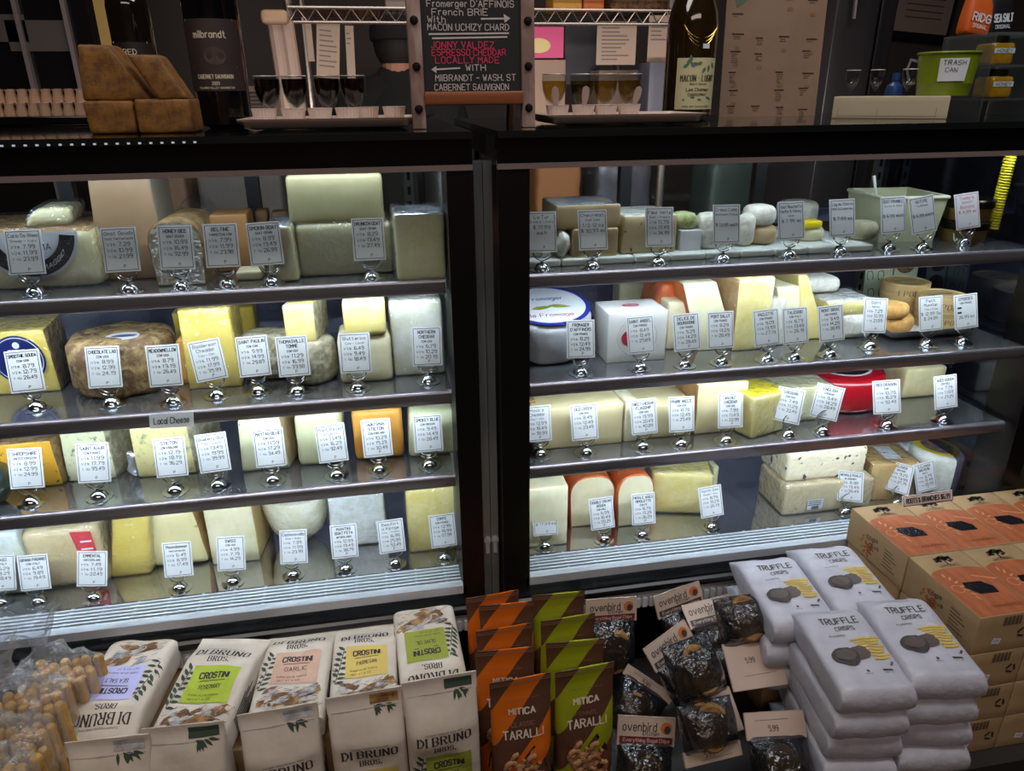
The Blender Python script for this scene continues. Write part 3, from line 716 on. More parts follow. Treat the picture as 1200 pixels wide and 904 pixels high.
FILMED = {'paste_pale_film', 'paste_ivory_film', 'white_wrapped', 'paste_butter_film', 'paste_yellow_film', 'paste_olive_film', 'white_green_wrap', 'paste_tan_film', 'golden_wrap', 'berry_block'}
def fr(z, x0, x1, yb, yt, gap=None):
    xm = (x0 + x1) / 2
    p = atZ(xm, yb, z)
    p = V((p.x, min(p.y, 1.40), z)); q = atY(xm, yb, p.y); p.x = q.x
    a, b_ = atY(x0, yb, p.y), atY(x1, yb, p.y)
    h = atY(xm, yt, p.y).z - z
    return p, b_.x - a.x, h
NTH = [0]
def C(kind, z, x0, x1, yb, yt, d, paste, label, name='cheese_block', rind=None, cat='cheese', on=None, r=.004, tb=1, tt=1, sh=0, lean=0, yaw=0,
      nz=.0008, group=None, rside='top', film=None, hmax=None, tw=0, dy=0):
    """front face from picture columns x0..x1, base row yb, top row yt; d deep; on = height of what it lies on"""
    base = z + (on or 0)
    p, w_, h = fr(base, x0, x1, yb, yt)
    p.y += dy
    lim = GAP.get(z, 1) - (on or 0)
    h = min(h, hmax or lim, lim)
    d = min(d, 1.436 - p.y)
    NTH[0] += 1
    t = thing(name, label, cat, p, (0, 0, yaw), group)
    def f(v):
        k = v.z / h; q = v.y / d
        s = 1 + (tt - 1) * k; s *= 1 + (tb - 1) * q
        return V((v.x * s + sh * v.z + tw * v.y, v.y + lean * v.z, v.z))
    mb = MB()
    mats = [paste, rind] if rind else [paste]; names = ['paste', 'rind'] if rind else None
    if kind == 'block':
        kw = {}
        if rind:
            if 'top' in rside: kw['top'] = 1
            if 'right' in rside: kw['right'] = 1
            if 'left' in rside: kw['left'] = 1
            if 'front' in rside: kw['front'] = 1
        mb.rbox(w_, d, h, r, f=f, nz=nz, seed=NTH[0], k=6, **kw)
    elif kind == 'arch':
        n = 20; pts = [(-w_ / 2 + .004, 0), (w_ / 2 - .004, 0)]
        ht = h * (1 - rside if isinstance(rside, float) else .62)
        for i in range(n + 1):
            a = math.pi * i / n
            ca, sa = math.cos(a), math.sin(a)
            pts.append((w_ / 2 * (1 if ca > 0 else -1) * abs(ca) ** .75, ht + (h - ht) * abs(sa) ** .85))
        ms = [0] + [1 if rind else 0] * (len(pts) - 1)
        mb.prism(pts, d, 'Y', 0, ms, bev=.0025)
        mb.v = [f(v) for v in mb.v]
    elif kind == 'wheel':
        rr = w_ / 2; e = min(.012, h * .4)
        prof = [(0, 0), (rr - e, 0)] + [(rr - e + e * math.sin(R(a)), e - e * math.cos(R(a))) for a in (30, 60, 90)] + \
               [(rr - e + e * math.cos(R(a)), h - e + e * math.sin(R(a))) for a in (0, 30, 60)] + [(rr - e, h), (rr * .5, h), (0, h)]
        mb.lathe(prof, 40, c=(0, rr, 0), mi=0)
        mb.v = [v + noise.noise_vector(v * 30 + V((NTH[0], 0, 0))) * nz * 1.5 for v in mb.v]
    elif kind == 'bowl':
        rr = w_ / 2
        prof = [(0, 0)] + [(rr * math.sin(R(a)) ** .8, h - h * math.cos(R(a)) ** .9 if a < 90 else h) for a in (25, 45, 60, 72, 82, 90)] + [(rr * .985, h + .003), (rr * .9, h + .004), (0, h + .003)]
        mb.lathe(prof, 40, c=(0, rr * .9, 0), sy=.8)
        mb.v = [v + noise.noise_vector(v * 22) * nz * 2 for v in mb.v]
    elif kind == 'lump':
        rr = w_ / 2
        def g(u, v):
            a, b_ = u * 2 * math.pi, v * math.pi
            q = V((rr * math.sin(b_) * math.cos(a), d / 2 * math.sin(b_) * math.sin(a) + d / 2, h / 2 - h / 2 * math.cos(b_)))
            return q + noise.noise_vector(q * 60 + V((NTH[0], 3, 1))) * .005
        mb.grid(g, 28, 18, wrap=True)
    elif kind == 'cut':   # a wheel with a flat cut front: rind round the back, cut face to the front
        rr = w_ / 2; e = .006
        prof = [(0, 0), (rr, 0), (rr + .001, e), (rr + .001, h - e), (rr - .002, h), (0, h)]
        mb.lathe(prof, 28, 0, 180, mi=1 if rind else 0, capm=0)
        mb.v = [V((v.x, v.y * d / rr, v.z)) for v in mb.v]
    if names: mb.parts(names, mats, t)
    else:
        bpy.data.objects.remove(t)
        t = mb.build(name, paste, None, loc=p, rot=(0, 0, yaw)); tag(t, label, cat, group)
    if film is None and paste.name in FILMED and kind == 'block': film = clingf
    if film:
        g = MB().rbox(w_ + .004, d + .004, h + .003, .006, f=lambda v: f(V((v.x, v.y, v.z))) + V((0, -.002, 0)), nz=.0022, seed=NTH[0] + 9, k=22, nf=80)
        g.build('film', film, t)
    t_h = h
    return t, p, w_, h, d, f
def face(res, eps=.0012):
    """the front face of a cheese as a drawing surface (u across, v up), local to its root"""
    t, p, w_, h, d, f = res
    return lambda u, v, e=0.0: f(V((u, 0, v))) + V((0, -eps - e, 0))
def topf(res, eps=.001):
    t, p, w_, h, d, f = res
    return lambda u, v, e=0.0: f(V((u, v, h))) + V((0, 0, eps + e))

# ---- left case, top shelf
a = C('block', ZS1, -75, 124, 341, 270, .17, palef, 'big pale wedge bearing half a black and white ring label, left end of top shelf', 'cheese_wedge', rind=rindtan, r=.014, rside='top')
S = face(a); mb = MB()
cu = atY(37, 300, a[1].y).x - a[1].x; cv = a[3] - .003
disc(mb, S, cu, cv, .064, .064, 0, 30, a0=180, a1=360); disc(mb, S, cu, cv, .060, .060, 1, 30, .68, 186, 354, e=.0004)
disc(mb, S, cu, cv, .039, .039, 0, 24, a0=180, a1=360, e=.0006)
text(mb, lambda u, v, e=0: S(cu + .05 * math.sin(u / .05), cv - .05 * math.cos(u / .05) + v * .9, .0008), 'FORMAGGIO', .02, 0, .007, 0, wid=.06)
text(mb, lambda u, v, e=0: S(u, v, .0008), 'ROMA', cu + .012, cv - .02, .008, 1, wid=.03)
mb.build('label', [labelw, labelk], a[0], ang=None)
C('block', ZS1, 22, 79, 269, 247, .09, palef, 'small film-wrapped pale wedge lying on the big ring-labelled wedge', 'cheese_wedge', on=a[3], r=.01, tt=.8, yaw=R(8), sh=.4, dy=.012, hmax=.04)
C('block', ZS1, 119, 199, 328, 206, .10, tan, 'tall tan slab standing upright behind the second price card, top shelf', 'cheese_slab', rind=M('slab_side', (160, 152, 134), rough=.5), rside='right', tt=.86, r=.003, sh=.03)
C('lump', ZS1, 205, 262, 300, 232, .08, clingf, 'crumpled clear film bundle behind the round-topped cheese', 'film_bundle', cat='plastic film')
C('arch', ZS1, 182, 246, 335, 258, .12, olivef, 'round-topped olive cheese with thin brown rind, top shelf', 'cheese_wedge', rind=rindbrown)
C('block', ZS1, 254, 299, 318, 251, .06, tanb, 'upright orange tan slab behind fourth and fifth cards, top shelf', 'cheese_slab', r=.003, tt=.97)
C('block', ZS1, 277, 308, 329, 318, .04, ivory, 'low pale slice lying flat in front of the orange tan slab', 'cheese_slice', r=.004)
C('block', ZS1, 302, 317, 300, 249, .03, tanb, 'left small orange block far back on the left top shelf', 'cheese_block', dy=.03)
C('block', ZS1, 321, 341, 300, 251, .03, tanb, 'right small orange block far back on the left top shelf', 'cheese_block', dy=.03)
C('block', ZS1, 316, 352, 331, 264, .09, palef, 'film-topped yellow wedge squeezed beside the big pale blocks', 'cheese_wedge', rind=foil, tt=.8, r=.006)
b1 = C('block', ZS1, 352, 463, 323, 263, .12, olivef, 'lower of two big pale blocks stacked on the left top shelf', r=.007)
C('block', ZS1, 340, 452, 263, 204, .12, olive, 'upper of two big pale blocks stacked on the left top shelf', on=b1[3], r=.007, dy=.004)
C('block', ZS1, 466, 524, 329, 250, .09, palef, 'wedge in white-topped film at the right end of the left top shelf', 'cheese_wedge', rind=foil, r=.006)
# ---- left case, second shelf
a = C('block', ZS2, -22, 74, 462, 388, .09, yellowf, 'yellow cheese with round navy label and brown rind, left second shelf', 'cheese_wedge', rind=rindbrown, rside='right', tw=-.1, tt=.93)
S = face(a, .0022); mb = MB(); cu, cv = .010, a[3] * .56
disc(mb, S, cu, cv, .037, .037, 0, 36); disc(mb, S, cu, cv, .034, .034, 1, 36, .97, e=.0004); disc(mb, S, cu + .001, cv + .022, .005, .005, 1, 16, e=.0004)
rect(mb, S, cu - .012, cu + .012, cv + .013, cv + .0155, 1, e=.0004); text(mb, lambda u, v, e=0: S(u, v, .0006), 'GOUDA', cu + .014, cv - .002, .008, 2, wid=.03)
text(mb, lambda u, v, e=0: S(u, v, .0006), 'HOLLAND', cu + .014, cv - .012, .004, 1, wid=.024)
mb.build('label', [navy, labelw, redink], a[0], ang=None)
def bag(p, w_, h, d, label, seed, m_=bagf, name='plastic_bag'):
    def g(u, v):
        b_ = v * math.pi; q = u * 2 * math.pi
        e = V((w_ / 2 * math.copysign(abs(math.sin(b_)) ** .5, 1) * math.cos(q), d / 2 * math.sin(b_) ** .5 * math.sin(q), h / 2 - h / 2 * math.cos(b_)))
        return e + noise.noise_vector(e * 26 + V((seed, seed, 0))) * .011
    return tag(MB().grid(g, 40, 24, wrap=True).build(name, m_, None, loc=p), label, 'plastic bag')
q = atZ(55, 425, ZS2); bag((q.x, 1.27, ZS2 + .016), .19, .125, .12, 'loose clear plastic bag crumpled behind the navy-labelled yellow cheese', 3)
w2 = C('wheel', ZS2, 70, 200, 470, 408, .1, rustic, 'whole rustic brown wheel with mottled bark-like rind, second shelf', 'round_cheese', nz=.003)
mb = MB(); S = topf(w2); disc(mb, S, .012, w2[2] / 2 - .02, .026, .02, 0, 20); disc(mb, S, .012, w2[2] / 2 - .02, .018, .006, 1, 16, e=.0004)
mb.build('label', [labelw, navy], w2[0], ang=None)
q = atZ(135, 420, ZS2)
mb = MB().lathe([(0, 0), (.036, 0), (.042, .062), (.046, .064), (.046, .07), (.040, .07), (0, .068)], 32)
tag(mb.build('deli_tub', thin('tub_plastic', (235, 240, 245), rough=.08, white=.15), None, loc=(q.x, 1.35, ZS2)), 'clear round lidded tub behind the rustic brown wheel', 'tub')
a = C('block', ZS2, 222, 284, 455, 362, .08, yellowf, 'tall yellow block behind the handwritten cheddar card, second shelf', rind=yellow, rside='right', tt=.93, r=.003)
C('block', ZS2, 195, 224, 452, 400, .07, orange, 'golden wedge leaning against the tall yellow block', 'cheese_wedge', tt=.6, sh=.25, r=.003, dy=.005)
C('block', ZS2, 209, 230, 410, 366, .05, yellow, 'small yellow block behind the tall yellow block', r=.003)
C('block', ZS2, 280, 302, 400, 360, .04, yellow, 'small yellow piece behind the left grey rind round', r=.003)
C('wheel', ZS2, 284, 348, 449, 397, .1, rindgrey, 'grey rind round behind the fifth card, left second shelf', 'round_cheese', nz=.003)
a = C('wheel', ZS2, 332, 397, 454, 405, .1, rindgrey, 'grey rind wheel carrying a cut wedge, left second shelf', 'round_cheese', nz=.002)
C('block', ZS2, 335, 372, 402, 357, .075, butter, 'cut yellow wedge with grey rind resting on the grey wheel', 'cheese_wedge', rind=rindgrey, rside='right', on=a[3], r=.004, tw=.2)
a = C('block', ZS2, 400, 462, 449, 394, .08, ivory, 'lower of two ivory blocks stacked on the left second shelf', r=.009)
C('block', ZS2, 404, 454, 396, 352, .07, butter, 'upper of two ivory blocks stacked on the left second shelf', on=a[3], r=.007, dy=.004)
C('block', ZS2, 463, 523, 440, 352, .08, ivoryf, 'tall ivory block in clear film at right end of second shelf', rind=ivory, rside='right', tt=1.0, r=.005, sh=-.02)
# ---- left case, third shelf
C('block', ZS3, -14, 76, 573, 519, .10, blueor, 'orange blue-veined cheese with brown rind, left third shelf', 'cheese_wedge', rind=rindbrown, rside='righttop', tw=.2, tt=.95)
C('lump', ZS3, -30, 11, 600, 548, .05, M('dark_green_wrap', (40, 60, 56), rough=.3, coat=.6), 'dark green wrapped piece at the far left of third shelf', 'wrapped_cheese')
C('block', ZS3, 79, 139, 563, 500, .10, bluegr, 'pale wedge with green-blue veins behind second card, third shelf', 'cheese_wedge', rind=rindgrey, rside='right', tt=.86, tw=.3)
a = C('block', ZS3, 161, 232, 558, 499, .10, bluest, 'pale yellow marbled wedge with crusty base, third shelf', 'cheese_wedge', rind=rindgrey, rside='right', tt=.94, tw=.25)
C('lump', ZS3, 150, 166, 562, 532, .02, foil, 'twisted end of film beside the marbled wedge', 'film_twist', cat='plastic film')
C('block', ZS3, 283, 341, 552, 490, .09, bluewh, 'white wedge with a single blue vein near its top, third shelf', 'cheese_wedge', rind=beige, rside='right', tt=.86, r=.006, tw=.15)
C('block', ZS3, 350, 407, 546, 485, .08, M('paste_green_pale', (220, 222, 178), rough=.5, c2=(150, 164, 130), scale=34, lo=.66, hi=.72, bump=.2), 'pale greenish wedge with few specks behind the sixth card', 'cheese_wedge', r=.01, tt=.95)
a = C('block', ZS3, 417, 475, 539, 481, .08, orange, 'orange cheese with paler core behind the seventh card, third shelf', r=.009)
mb = MB(); rect(mb, face(a, .0008), -.024, .016, .006, a[3] - .012); mb.build('core', M('paste_core', (234, 208, 140), rough=.45, c2=(210, 190, 130), scale=30), a[0], ang=None)
C('block', ZS3, 480, 538, 535, 483, .08, bluesp, 'flecked pale green wedge at the right end of third shelf', 'cheese_wedge', r=.008, tt=.92, nz=.002)
# ---- left case, bottom deck
C('block', ZD, -36, 42, 699, 626, .10, M('white_green_wrap', (224, 232, 204), rough=.35, c2=(236, 240, 232), scale=20, **FILM), 'white film-wrapped cheese with green label cut off at left edge, bottom deck', 'cheese_wedge', r=.008)
a = C('block', ZD, 39, 132, 688, 620, .12, M('paste_tan_film', (222, 196, 142), rough=.4, c2=(230, 208, 160), scale=20, **FILM), 'film-wrapped tan cheese wearing a red printed label, bottom deck', 'cheese_wedge', r=.012)
S = face(a, .003); mb = MB()
poly(mb, S, [(.018, a[3] - .004), (.05, a[3] - .006), (.055, .012), (.032, .006)], 0); 
for i in range(5): rect(mb, S, .027 + i * .001, .048, a[3] * (.25 + .13 * i), a[3] * (.25 + .13 * i) + .003, 1, e=.0004)
mb.build('label', [M('red_print', (214, 60, 70), rough=.4, **FILM), labelw], a[0], ang=None)
C('block', ZD, 128, 178, 676, 603, .12, yellowf, 'yellow film-wrapped wedge beside the red-labelled cheese, bottom deck', 'cheese_wedge', rind=butterf, rside='right', sh=.18, r=.006, tt=.85, tw=.2)
C('block', ZD, 180, 248, 664, 599, .10, holey, 'ivory holed cheese with brown back edge, bottom deck', 'cheese_wedge', rind=rindtan, rside='right', r=.012, sh=-.1, nz=.002)
C('block', ZD, 249, 306, 660, 592, .10, ivory, 'plain ivory block beside the holed cheese, bottom deck', rind=M('ivory_side', (196, 170, 112), rough=.5), rside='right', r=.004, tw=.1)
C('bowl', ZD, 309, 389, 650, 596, .1, ivoryf, 'half-round ivory cheese with flat cut top, bottom deck', 'half_cheese', nz=.001)
C('block', ZD, 390, 455, 640, 580, .09, whitef, 'film-wrapped white block with bright crinkles, bottom deck', r=.005)
C('block', ZD, 480, 539, 646, 573, .09, butterf, 'yellow film-wrapped block at the right end of left bottom deck', r=.006)

# ---- right case, top shelf: row of white tiles, cheeses on and behind them
tile = M('tile_glaze', (236, 244, 238), rough=.15, spec=.6)
tw0, tw1 = .212, .80
for i in range(10):
    xa = tw0 + (tw1 - tw0) * i / 10; xb = tw0 + (tw1 - tw0) * (i + 1) / 10 - .0015
    o = MB().rbox(xb - xa, .20, .011, .003).build('tile', tile, None, loc=((xa + xb) / 2, 1.066, ZS1))
    tag(o, '%s white glazed tile from the left along the right case top shelf' % ORD[i], 'tile', 'white tiles under the soft cheeses')
T1 = .011
C('block', ZS1, 612, 636, 302, 262, .04, ivoryf, 'small pale wedge half hidden by the first right-case card', 'cheese_wedge', on=T1)
C('lump', ZS1, 650, 672, 304, 270, .05, whitef, 'small white film-wrapped cheese left of the foil-topped stack', 'wrapped_cheese', on=T1)
a = C('block', ZS1, 671, 724, 301, 268, .10, beige, 'lower beige slab of the foil-topped stack, right top shelf', 'cheese_slab', on=T1, r=.003)
C('block', ZS1, 652, 727, 268, 240, .10, beige, 'upper beige slab of the foil-topped stack, right top shelf', 'cheese_slab', rind=foil, rside='top', on=T1 + a[3], r=.003)
C('block', ZS1, 728, 793, 297, 252, .10, herb, 'herb and pepper crusted beige log in film, right top shelf', 'cheese_log', rind=whitef, on=T1, r=.006, tt=.95)
o = C('block', ZS1, 796, 821, 294, 270, .05, labelw, 'small white carton carrying a green-topped round, right top shelf', 'carton', cat='carton', on=T1, r=.001)
C('wheel', ZS1, 792, 821, 270, 251, .05, M('green_top', (190, 192, 140), rough=.7, c2=(110, 136, 70), scale=50), 'green-topped little round standing on the small white carton', 'cheese_round', on=T1 + o[3])
C('wheel', ZS1, 820, 852, 293, 252, .05, bloomy, 'white drum cheese left of the handwritten fourth card', 'cheese_round', on=T1)
C('wheel', ZS1, 866, 886, 290, 252, .05, bloomy, 'white drum cheese right of the handwritten fourth card', 'cheese_round', on=T1)
a = C('wheel', ZS1, 880, 916, 288, 266, .07, beige, 'lower of two bloomy rounds stacked before the fifth card', 'cheese_round', on=T1)
C('wheel', ZS1, 880, 916, 266, 243, .07, bloomy, 'upper of two bloomy rounds stacked before the fifth card', 'cheese_round', on=T1 + a[3])
a = C('wheel', ZS1, 938, 972, 284, 268, .06, ivory, 'lower pale round under the white one, left of the tub', 'cheese_round', on=T1)
C('block', ZS1, 942, 964, 268, 257, .03, yelwax, 'small golden wrapped piece on the pale round, right top shelf', 'wrapped_cheese', on=T1 + a[3], r=.004, hmax=.012)
C('wheel', ZS1, 940, 985, 270, 243, .06, bloomy, 'white bloomy wheel behind the golden wrapped piece', 'cheese_round', on=T1, dy=.05, hmax=.045)
C('wheel', ZS1, 1003, 1035, 283, 262, .05, M('grey_ash', (150, 148, 120), rough=.8, c2=(176, 172, 140), scale=40), 'greyish ash-coated round left of the cream tub', 'cheese_round', on=T1)
C('wheel', ZS1, 1000, 1024, 270, 250, .05, bloomy, 'small white round behind the ash-coated round', 'cheese_round', on=T1, dy=.03)
# cream tub
p, w_, h = fr(ZS1, 1014, 1118, 285, 234)
t = thing('cheese_tub', 'big square cream plastic tub with red round emblem and spoon inside', 'tub', (p.x, p.y + .004, ZS1), (0, 0, R(-6)))
W, D, Hh = .115, .12, .078
tubm = M('cream_plastic', (206, 206, 168), rough=.4)
fl = lambda v: V((v.x * (.86 + .14 * v.z / Hh), D / 2 + (v.y - D / 2) * (.86 + .14 * v.z / Hh), v.z))
mb = MB()
ou = [(-W / 2, 0), (W / 2, 0), (W / 2, D), (-W / 2, D)]; inn = [(a_ * .94, D / 2 + (b_ - D / 2) * .94) for a_, b_ in ou]
for z0, z1, P_ in ((0, Hh, ou),):
    for i in range(4):
        j = (i + 1) % 4
        mb.quad((*ou[i], 0), (*ou[j], 0), (*ou[j], Hh), (*ou[i], Hh)); mb.quad((*inn[j], .004), (*inn[i], .004), (*inn[i], Hh), (*inn[j], Hh))
        mb.quad((*ou[i], Hh), (*ou[j], Hh), (*inn[j], Hh), (*inn[i], Hh))
    mb.quad(*[(*q, 0) for q in ou[::-1]]); mb.quad(*[(*q, .004) for q in inn])
mb.v = [fl(v) for v in mb.v]; mb.build('body', tubm, t)
mb = MB()
for i in range(4):
    j = (i + 1) % 4
    a_, b_ = V(ou[i]) , V(ou[j]); mb.tube([(*a_, Hh - .002), (*b_, Hh - .002)], .003, 8)
mb.build('rim', M('cream_rim', (224, 224, 196), rough=.35), t)
S = plane((.0, .0095, Hh * .45), (1, 0, 0), (0, -.105, 1), .001); mb = MB()
disc(mb, S, .028, 0, .02, .02, 0, 30); disc(mb, S, .028, 0, .018, .018, 1, 30, e=.0003); disc(mb, S, .028, 0, .013, .013, 2, 30, e=.0006); disc(mb, S, .028, 0, .007, .007, 1, 12, e=.0009)
mb.build('emblem', [M('emblem_red', (128, 50, 48)), tubm, M('emblem_dark', (96, 40, 40))], t, ang=None)
tag(MB().tube([(0, 0, 0), (-.012, .004, .045), (-.02, .008, .075)], [.0022, .002, .003], 8).build('spoon', white, None, loc=(p.x - .022, p.y + .06, ZS1 + .032)), 'white plastic spoon standing in the big cream tub', 'spoon')
# two flat gold jars at the right end
for (x, y, lb) in ((1150, 287, 'lower of two flat gold-lidded jars at the right end of top shelf'),):
    q = atZ(x, y, ZS1); q.x = min(q.x, 1.0)
    for k in range(2):
        t = thing('flat_jar', lb if k == 0 else lb.replace('lower', 'upper'), 'jar', (q.x + .012, q.y + .05, ZS1 + k * .0365), group='gold-lidded jars')
        MB().lathe([(0, 0), (.036, 0), (.038, .003), (.038, .021), (0, .021)], 28).build('body', M('jar_amber', (120, 96, 40), rough=.1, coat=.8), t)
        MB().lathe([(0, .0215), (.0395, .0215), (.0398, .033), (.037, .0355), (0, .036)], 28).build('lid', M('jar_lid', (60, 54, 44), rough=.2, metal=.8), t)
# ---- right case, second shelf
t_ = C('wheel', ZS2, 598, 702, 430, 381, .1, M('wrap_paper', (220, 222, 226), rough=.5, c2=(200, 204, 214), scale=20, bump=.7, bscale=26), 'white paper-wrapped round with blue-edged printed top, right second shelf', 'wrapped_cheese', nz=.003)
t_[0].rotation_euler = (R(11), 0, 0)
S = topf(t_, .004); mb = MB(); rr = t_[2] / 2
disc(mb, S, 0, rr, rr * .97, rr * .97, 0, 40); disc(mb, S, 0, rr, rr * .86, rr * .86, 1, 40, e=.0004)
leaf(mb, S, -.03, rr * .8, .2, .04, .012, 2, .0008); leaf(mb, S, .0, rr * .95, -.2, .04, .012, 2, .0008)
text(mb, lambda u, v, e=0: S(u, v, .0008), 'Fromager', 0, rr * 1.3, .011, 0, wid=.06); text(mb, lambda u, v, e=0: S(u, v, .0008), 'le Fromage', 0, rr * .5, .011, 3, wid=.07)
mb.build('label', [M('blue_print', (36, 44, 140), rough=.5), labelw, M('leaf_green', (150, 160, 50), rough=.5), labelr], t_[0], ang=None)
t_ = C('block', ZS2, 711, 779, 424, 366, .075, M('carton_white', (222, 220, 214), rough=.5), 'white cardboard cheese box with dark red emblem, right second shelf', 'cheese_box', cat='box', r=.0015, nz=0)
S = face(t_, .0006); mb = MB(); cv = t_[3] * .5
disc(mb, S, 0, cv, .034, .032, 1, 36, .96); disc(mb, S, 0, cv, .029, .027, 1, 36, .97); disc(mb, S, 0, cv, .027, .016, 0, 36, e=.0003)
text(mb, lambda u, v, e=0: S(u, v, .0006), 'ANGEL', 0, cv, .009, 2, wid=.03)
St = topf(t_, .0006); disc(mb, St, 0, .04, .015, .008, 0, 24); text(mb, lambda u, v, e=0: St(u, v, .0003), 'Angel', 0, .04, .006, 2, wid=.018)
mb.build('print', [labelr, M('carton_line', (196, 190, 184)), labelw], t_[0], ang=None)
C('block', ZS2, 629, 653, 380, 351, .03, ivory, 'small ivory piece behind the paper-wrapped round', r=.002, dy=.04)
C('block', ZS2, 664, 705, 378, 346, .05, clingf, 'empty-looking clear film packet behind the paper-wrapped round', 'film_packet', cat='plastic film', dy=.03)
C('block', ZS2, 724, 754, 372, 333, .04, ivory, 'small ivory block standing behind the white box', r=.002)
C('block', ZS2, 760, 806, 402, 332, .09, orangef, 'orange-rinded soft wedge standing between white box and tall slice', 'cheese_wedge', sh=.1, r=.012, tt=.8)
C('block', ZS2, 780, 812, 409, 354, .06, ivory, 'ivory wedge in front of the orange-rinded one, second shelf', 'cheese_wedge', r=.004)
C('block', ZS2, 818, 862, 410, 331, .08, ivory, 'tall pale slice leaning left with orange edge, right second shelf', 'cheese_slice', rind=rindor, rside='left', sh=-.35, tt=.85, r=.002)
C('block', ZS2, 858, 899, 411, 326, .10, butterf, 'tall yellow wedge with tan rind at left, right second shelf', 'cheese_wedge', rind=rindtan, rside='left', tw=-.3, r=.004)
C('block', ZS2, 897, 920, 405, 350, .08, bloomy, 'white-rinded slice right of the tall yellow wedge', 'cheese_slice', sh=-.1, r=.004)
C('block', ZS2, 915, 940, 402, 336, .10, ivory, 'pale thin wedge second right of the tall yellow wedge', 'cheese_wedge', rind=bloomy, rside='left', sh=-.2, tw=-.15, r=.003)
C('block', ZS2, 938, 968, 398, 322, .10, butter, 'leaning triangular yellow wedge with white rind, right second shelf', 'cheese_wedge', rind=bloomy, rside='right', tt=.35, sh=-.32, r=.003)
a = C('block', ZS2, 985, 1022, 398, 370, .09, bloomy, 'white bloomy wedge lowest of the brie pile', 'brie_wedge', r=.012, tw=.1)
C('block', ZS2, 968, 1026, 372, 342, .09, butterf, 'film-wrapped yellowish brie wedge in the middle of the pile', 'brie_wedge', on=a[3] * .9, rind=bloomy, r=.01, hmax=.03)
C('block', ZS2, 948, 998, 350, 324, .09, bloomy, 'white brie wedge topmost at the back of the pile', 'brie_wedge', on=a[3] + .03, r=.012, hmax=.028, dy=.03)
# white tray with washed rounds and wooden boxes
p, w_, h = fr(ZS2, 1030, 1172, 394, 388)
tr = MB()
tx0, tx1 = atZ(1033, 397, ZS2).x, 1.035
prof = [(0, .004), (.0, .004)]
def trg(u, v):
    x = tx0 + (tx1 - tx0) * u; y = 1.065 + .17 * v
    e = max(abs(u - .5), abs(v - .5)) * 2
    return V((x, y, ZS2 + .0015 + (.014 * max(0, (e - .82) / .18) ** 1.5)))
tr.grid(trg, 24, 20); n0 = len(tr.v)
tr.grid(lambda u, v: trg(u, v) + V((0, 0, .0035)), 24, 20)
L0 = V(((tx0 + tx1) / 2, 1.15, ZS2))
tr.v = [v - L0 for v in tr.v]
tag(tr.build('serving_tray', M('tray_white', (226, 226, 228), rough=.2), None, loc=L0), 'white rectangular tray with upturned rim at right end of second shelf', 'tray')
TT = .006
a = C('wheel', ZS2, 1029, 1085, 394, 376, .06, washed, 'lower orange washed-rind round on the white tray', 'cheese_round', on=TT, dy=.004)
C('wheel', ZS2, 1037, 1073, 376, 352, .05, washed, 'upper orange washed-rind round on the white tray', 'cheese_round', on=TT + a[3], hmax=.026)
woodb = M('box_wood', (206, 178, 122), rough=.6, c2=(186, 154, 98), scale=14, stretch=(1, 1, 10))
def wood_box(px, py, z, r_, h, lb, lid_txt, yy=None):
    q = atZ(px, py, z) if yy is None else atY(px, py, yy); q.z = z
    t = thing('round_wooden_box', lb, 'cheese box', (q.x, q.y + r_, z))
    MB().lathe([(0, 0), (r_, 0), (r_, h * .97), (0, h * .97)], 40).build('body', woodb, t)
    MB().lathe([(r_ + .0004, h * .55), (r_ + .0016, h * .55), (r_ + .0016, h + .001), (r_ - .001, h + .002), (r_ - .002, h - .0005), (0, h - .0005)], 40).build('lid', M('lid_wood', (216, 190, 134), rough=.6, c2=(198, 168, 112), scale=12, stretch=(1, 1, 8)), t)
    mb = MB()
    cyl = lambda u, v, e=0.0: V((math.sin(u / r_) * (r_ + .0022), -math.cos(u / r_) * (r_ + .0022), v))
    text(mb, cyl, 'EPOISSES', -.005, h * .77, .0095, 0, wid=.062, serif=True, wt=.16); text(mb, cyl, 'EPOISSES', .004, h * .27, .008, 0, wid=.06, serif=True, wt=.16)
    St = lambda u, v, e=0.0: V((u, v, h + .0012))
    for k in range(10):
        a_ = R(200 + k * 16); text(mb, lambda u, v, e=0: St(r_ * .68 * math.cos(a_) + u, r_ * .68 * math.sin(a_) + v), 'EPOISSES D'[k] if k < 10 else '', 0, 0, .008, 0, rot=a_ + math.pi / 2)
    text(mb, St, 'Berthaut', 0, .004, .010, 0, wid=.05)
    mb.build('print', M('box_ink', (110, 84, 52), rough=.7), t, ang=None)
    return t
wood_box(1076, 352, ZS2 + TT, .041, .064, 'left round wooden box, taller back one of two on white tray', '', 1.165)
wood_box(1117, 386, ZS2 + TT, .041, .056, 'right round wooden box, front one of two on white tray', '', 1.088)
# picture leaflet standing behind the boxes
q = V((1.02, 1.29, ZS2))
o = MB().box(-.055, .055, -.0005, .0005, 0, .11).build('leaflet', M('leaflet_green', (196, 208, 178), rough=.5), None, loc=(q.x, 1.29, ZS2), rot=(R(-4), 0, R(-6)))
tag(o, 'printed leaflet with two round brown pictures behind the wooden boxes', 'leaflet')
mb = MB(); S = plane((0, -.0008, 0), (1, 0, 0), (0, 0, 1)); disc(mb, S, .028, .085, .022, .022, 0, 24); disc(mb, S, .03, .035, .022, .022, 0, 24); rect(mb, S, .002, .005, 0, .11, 1)
for k in (-.045, -.022): text(mb, S, 'C C C', k, .06, .012, 1, rot=R(-80), wid=.09)
mb.build('picture', [M('cake_brown', (90, 58, 34), rough=.8, c2=(150, 110, 70), scale=120), M('leaflet_ink', (60, 84, 60))], o, ang=None)
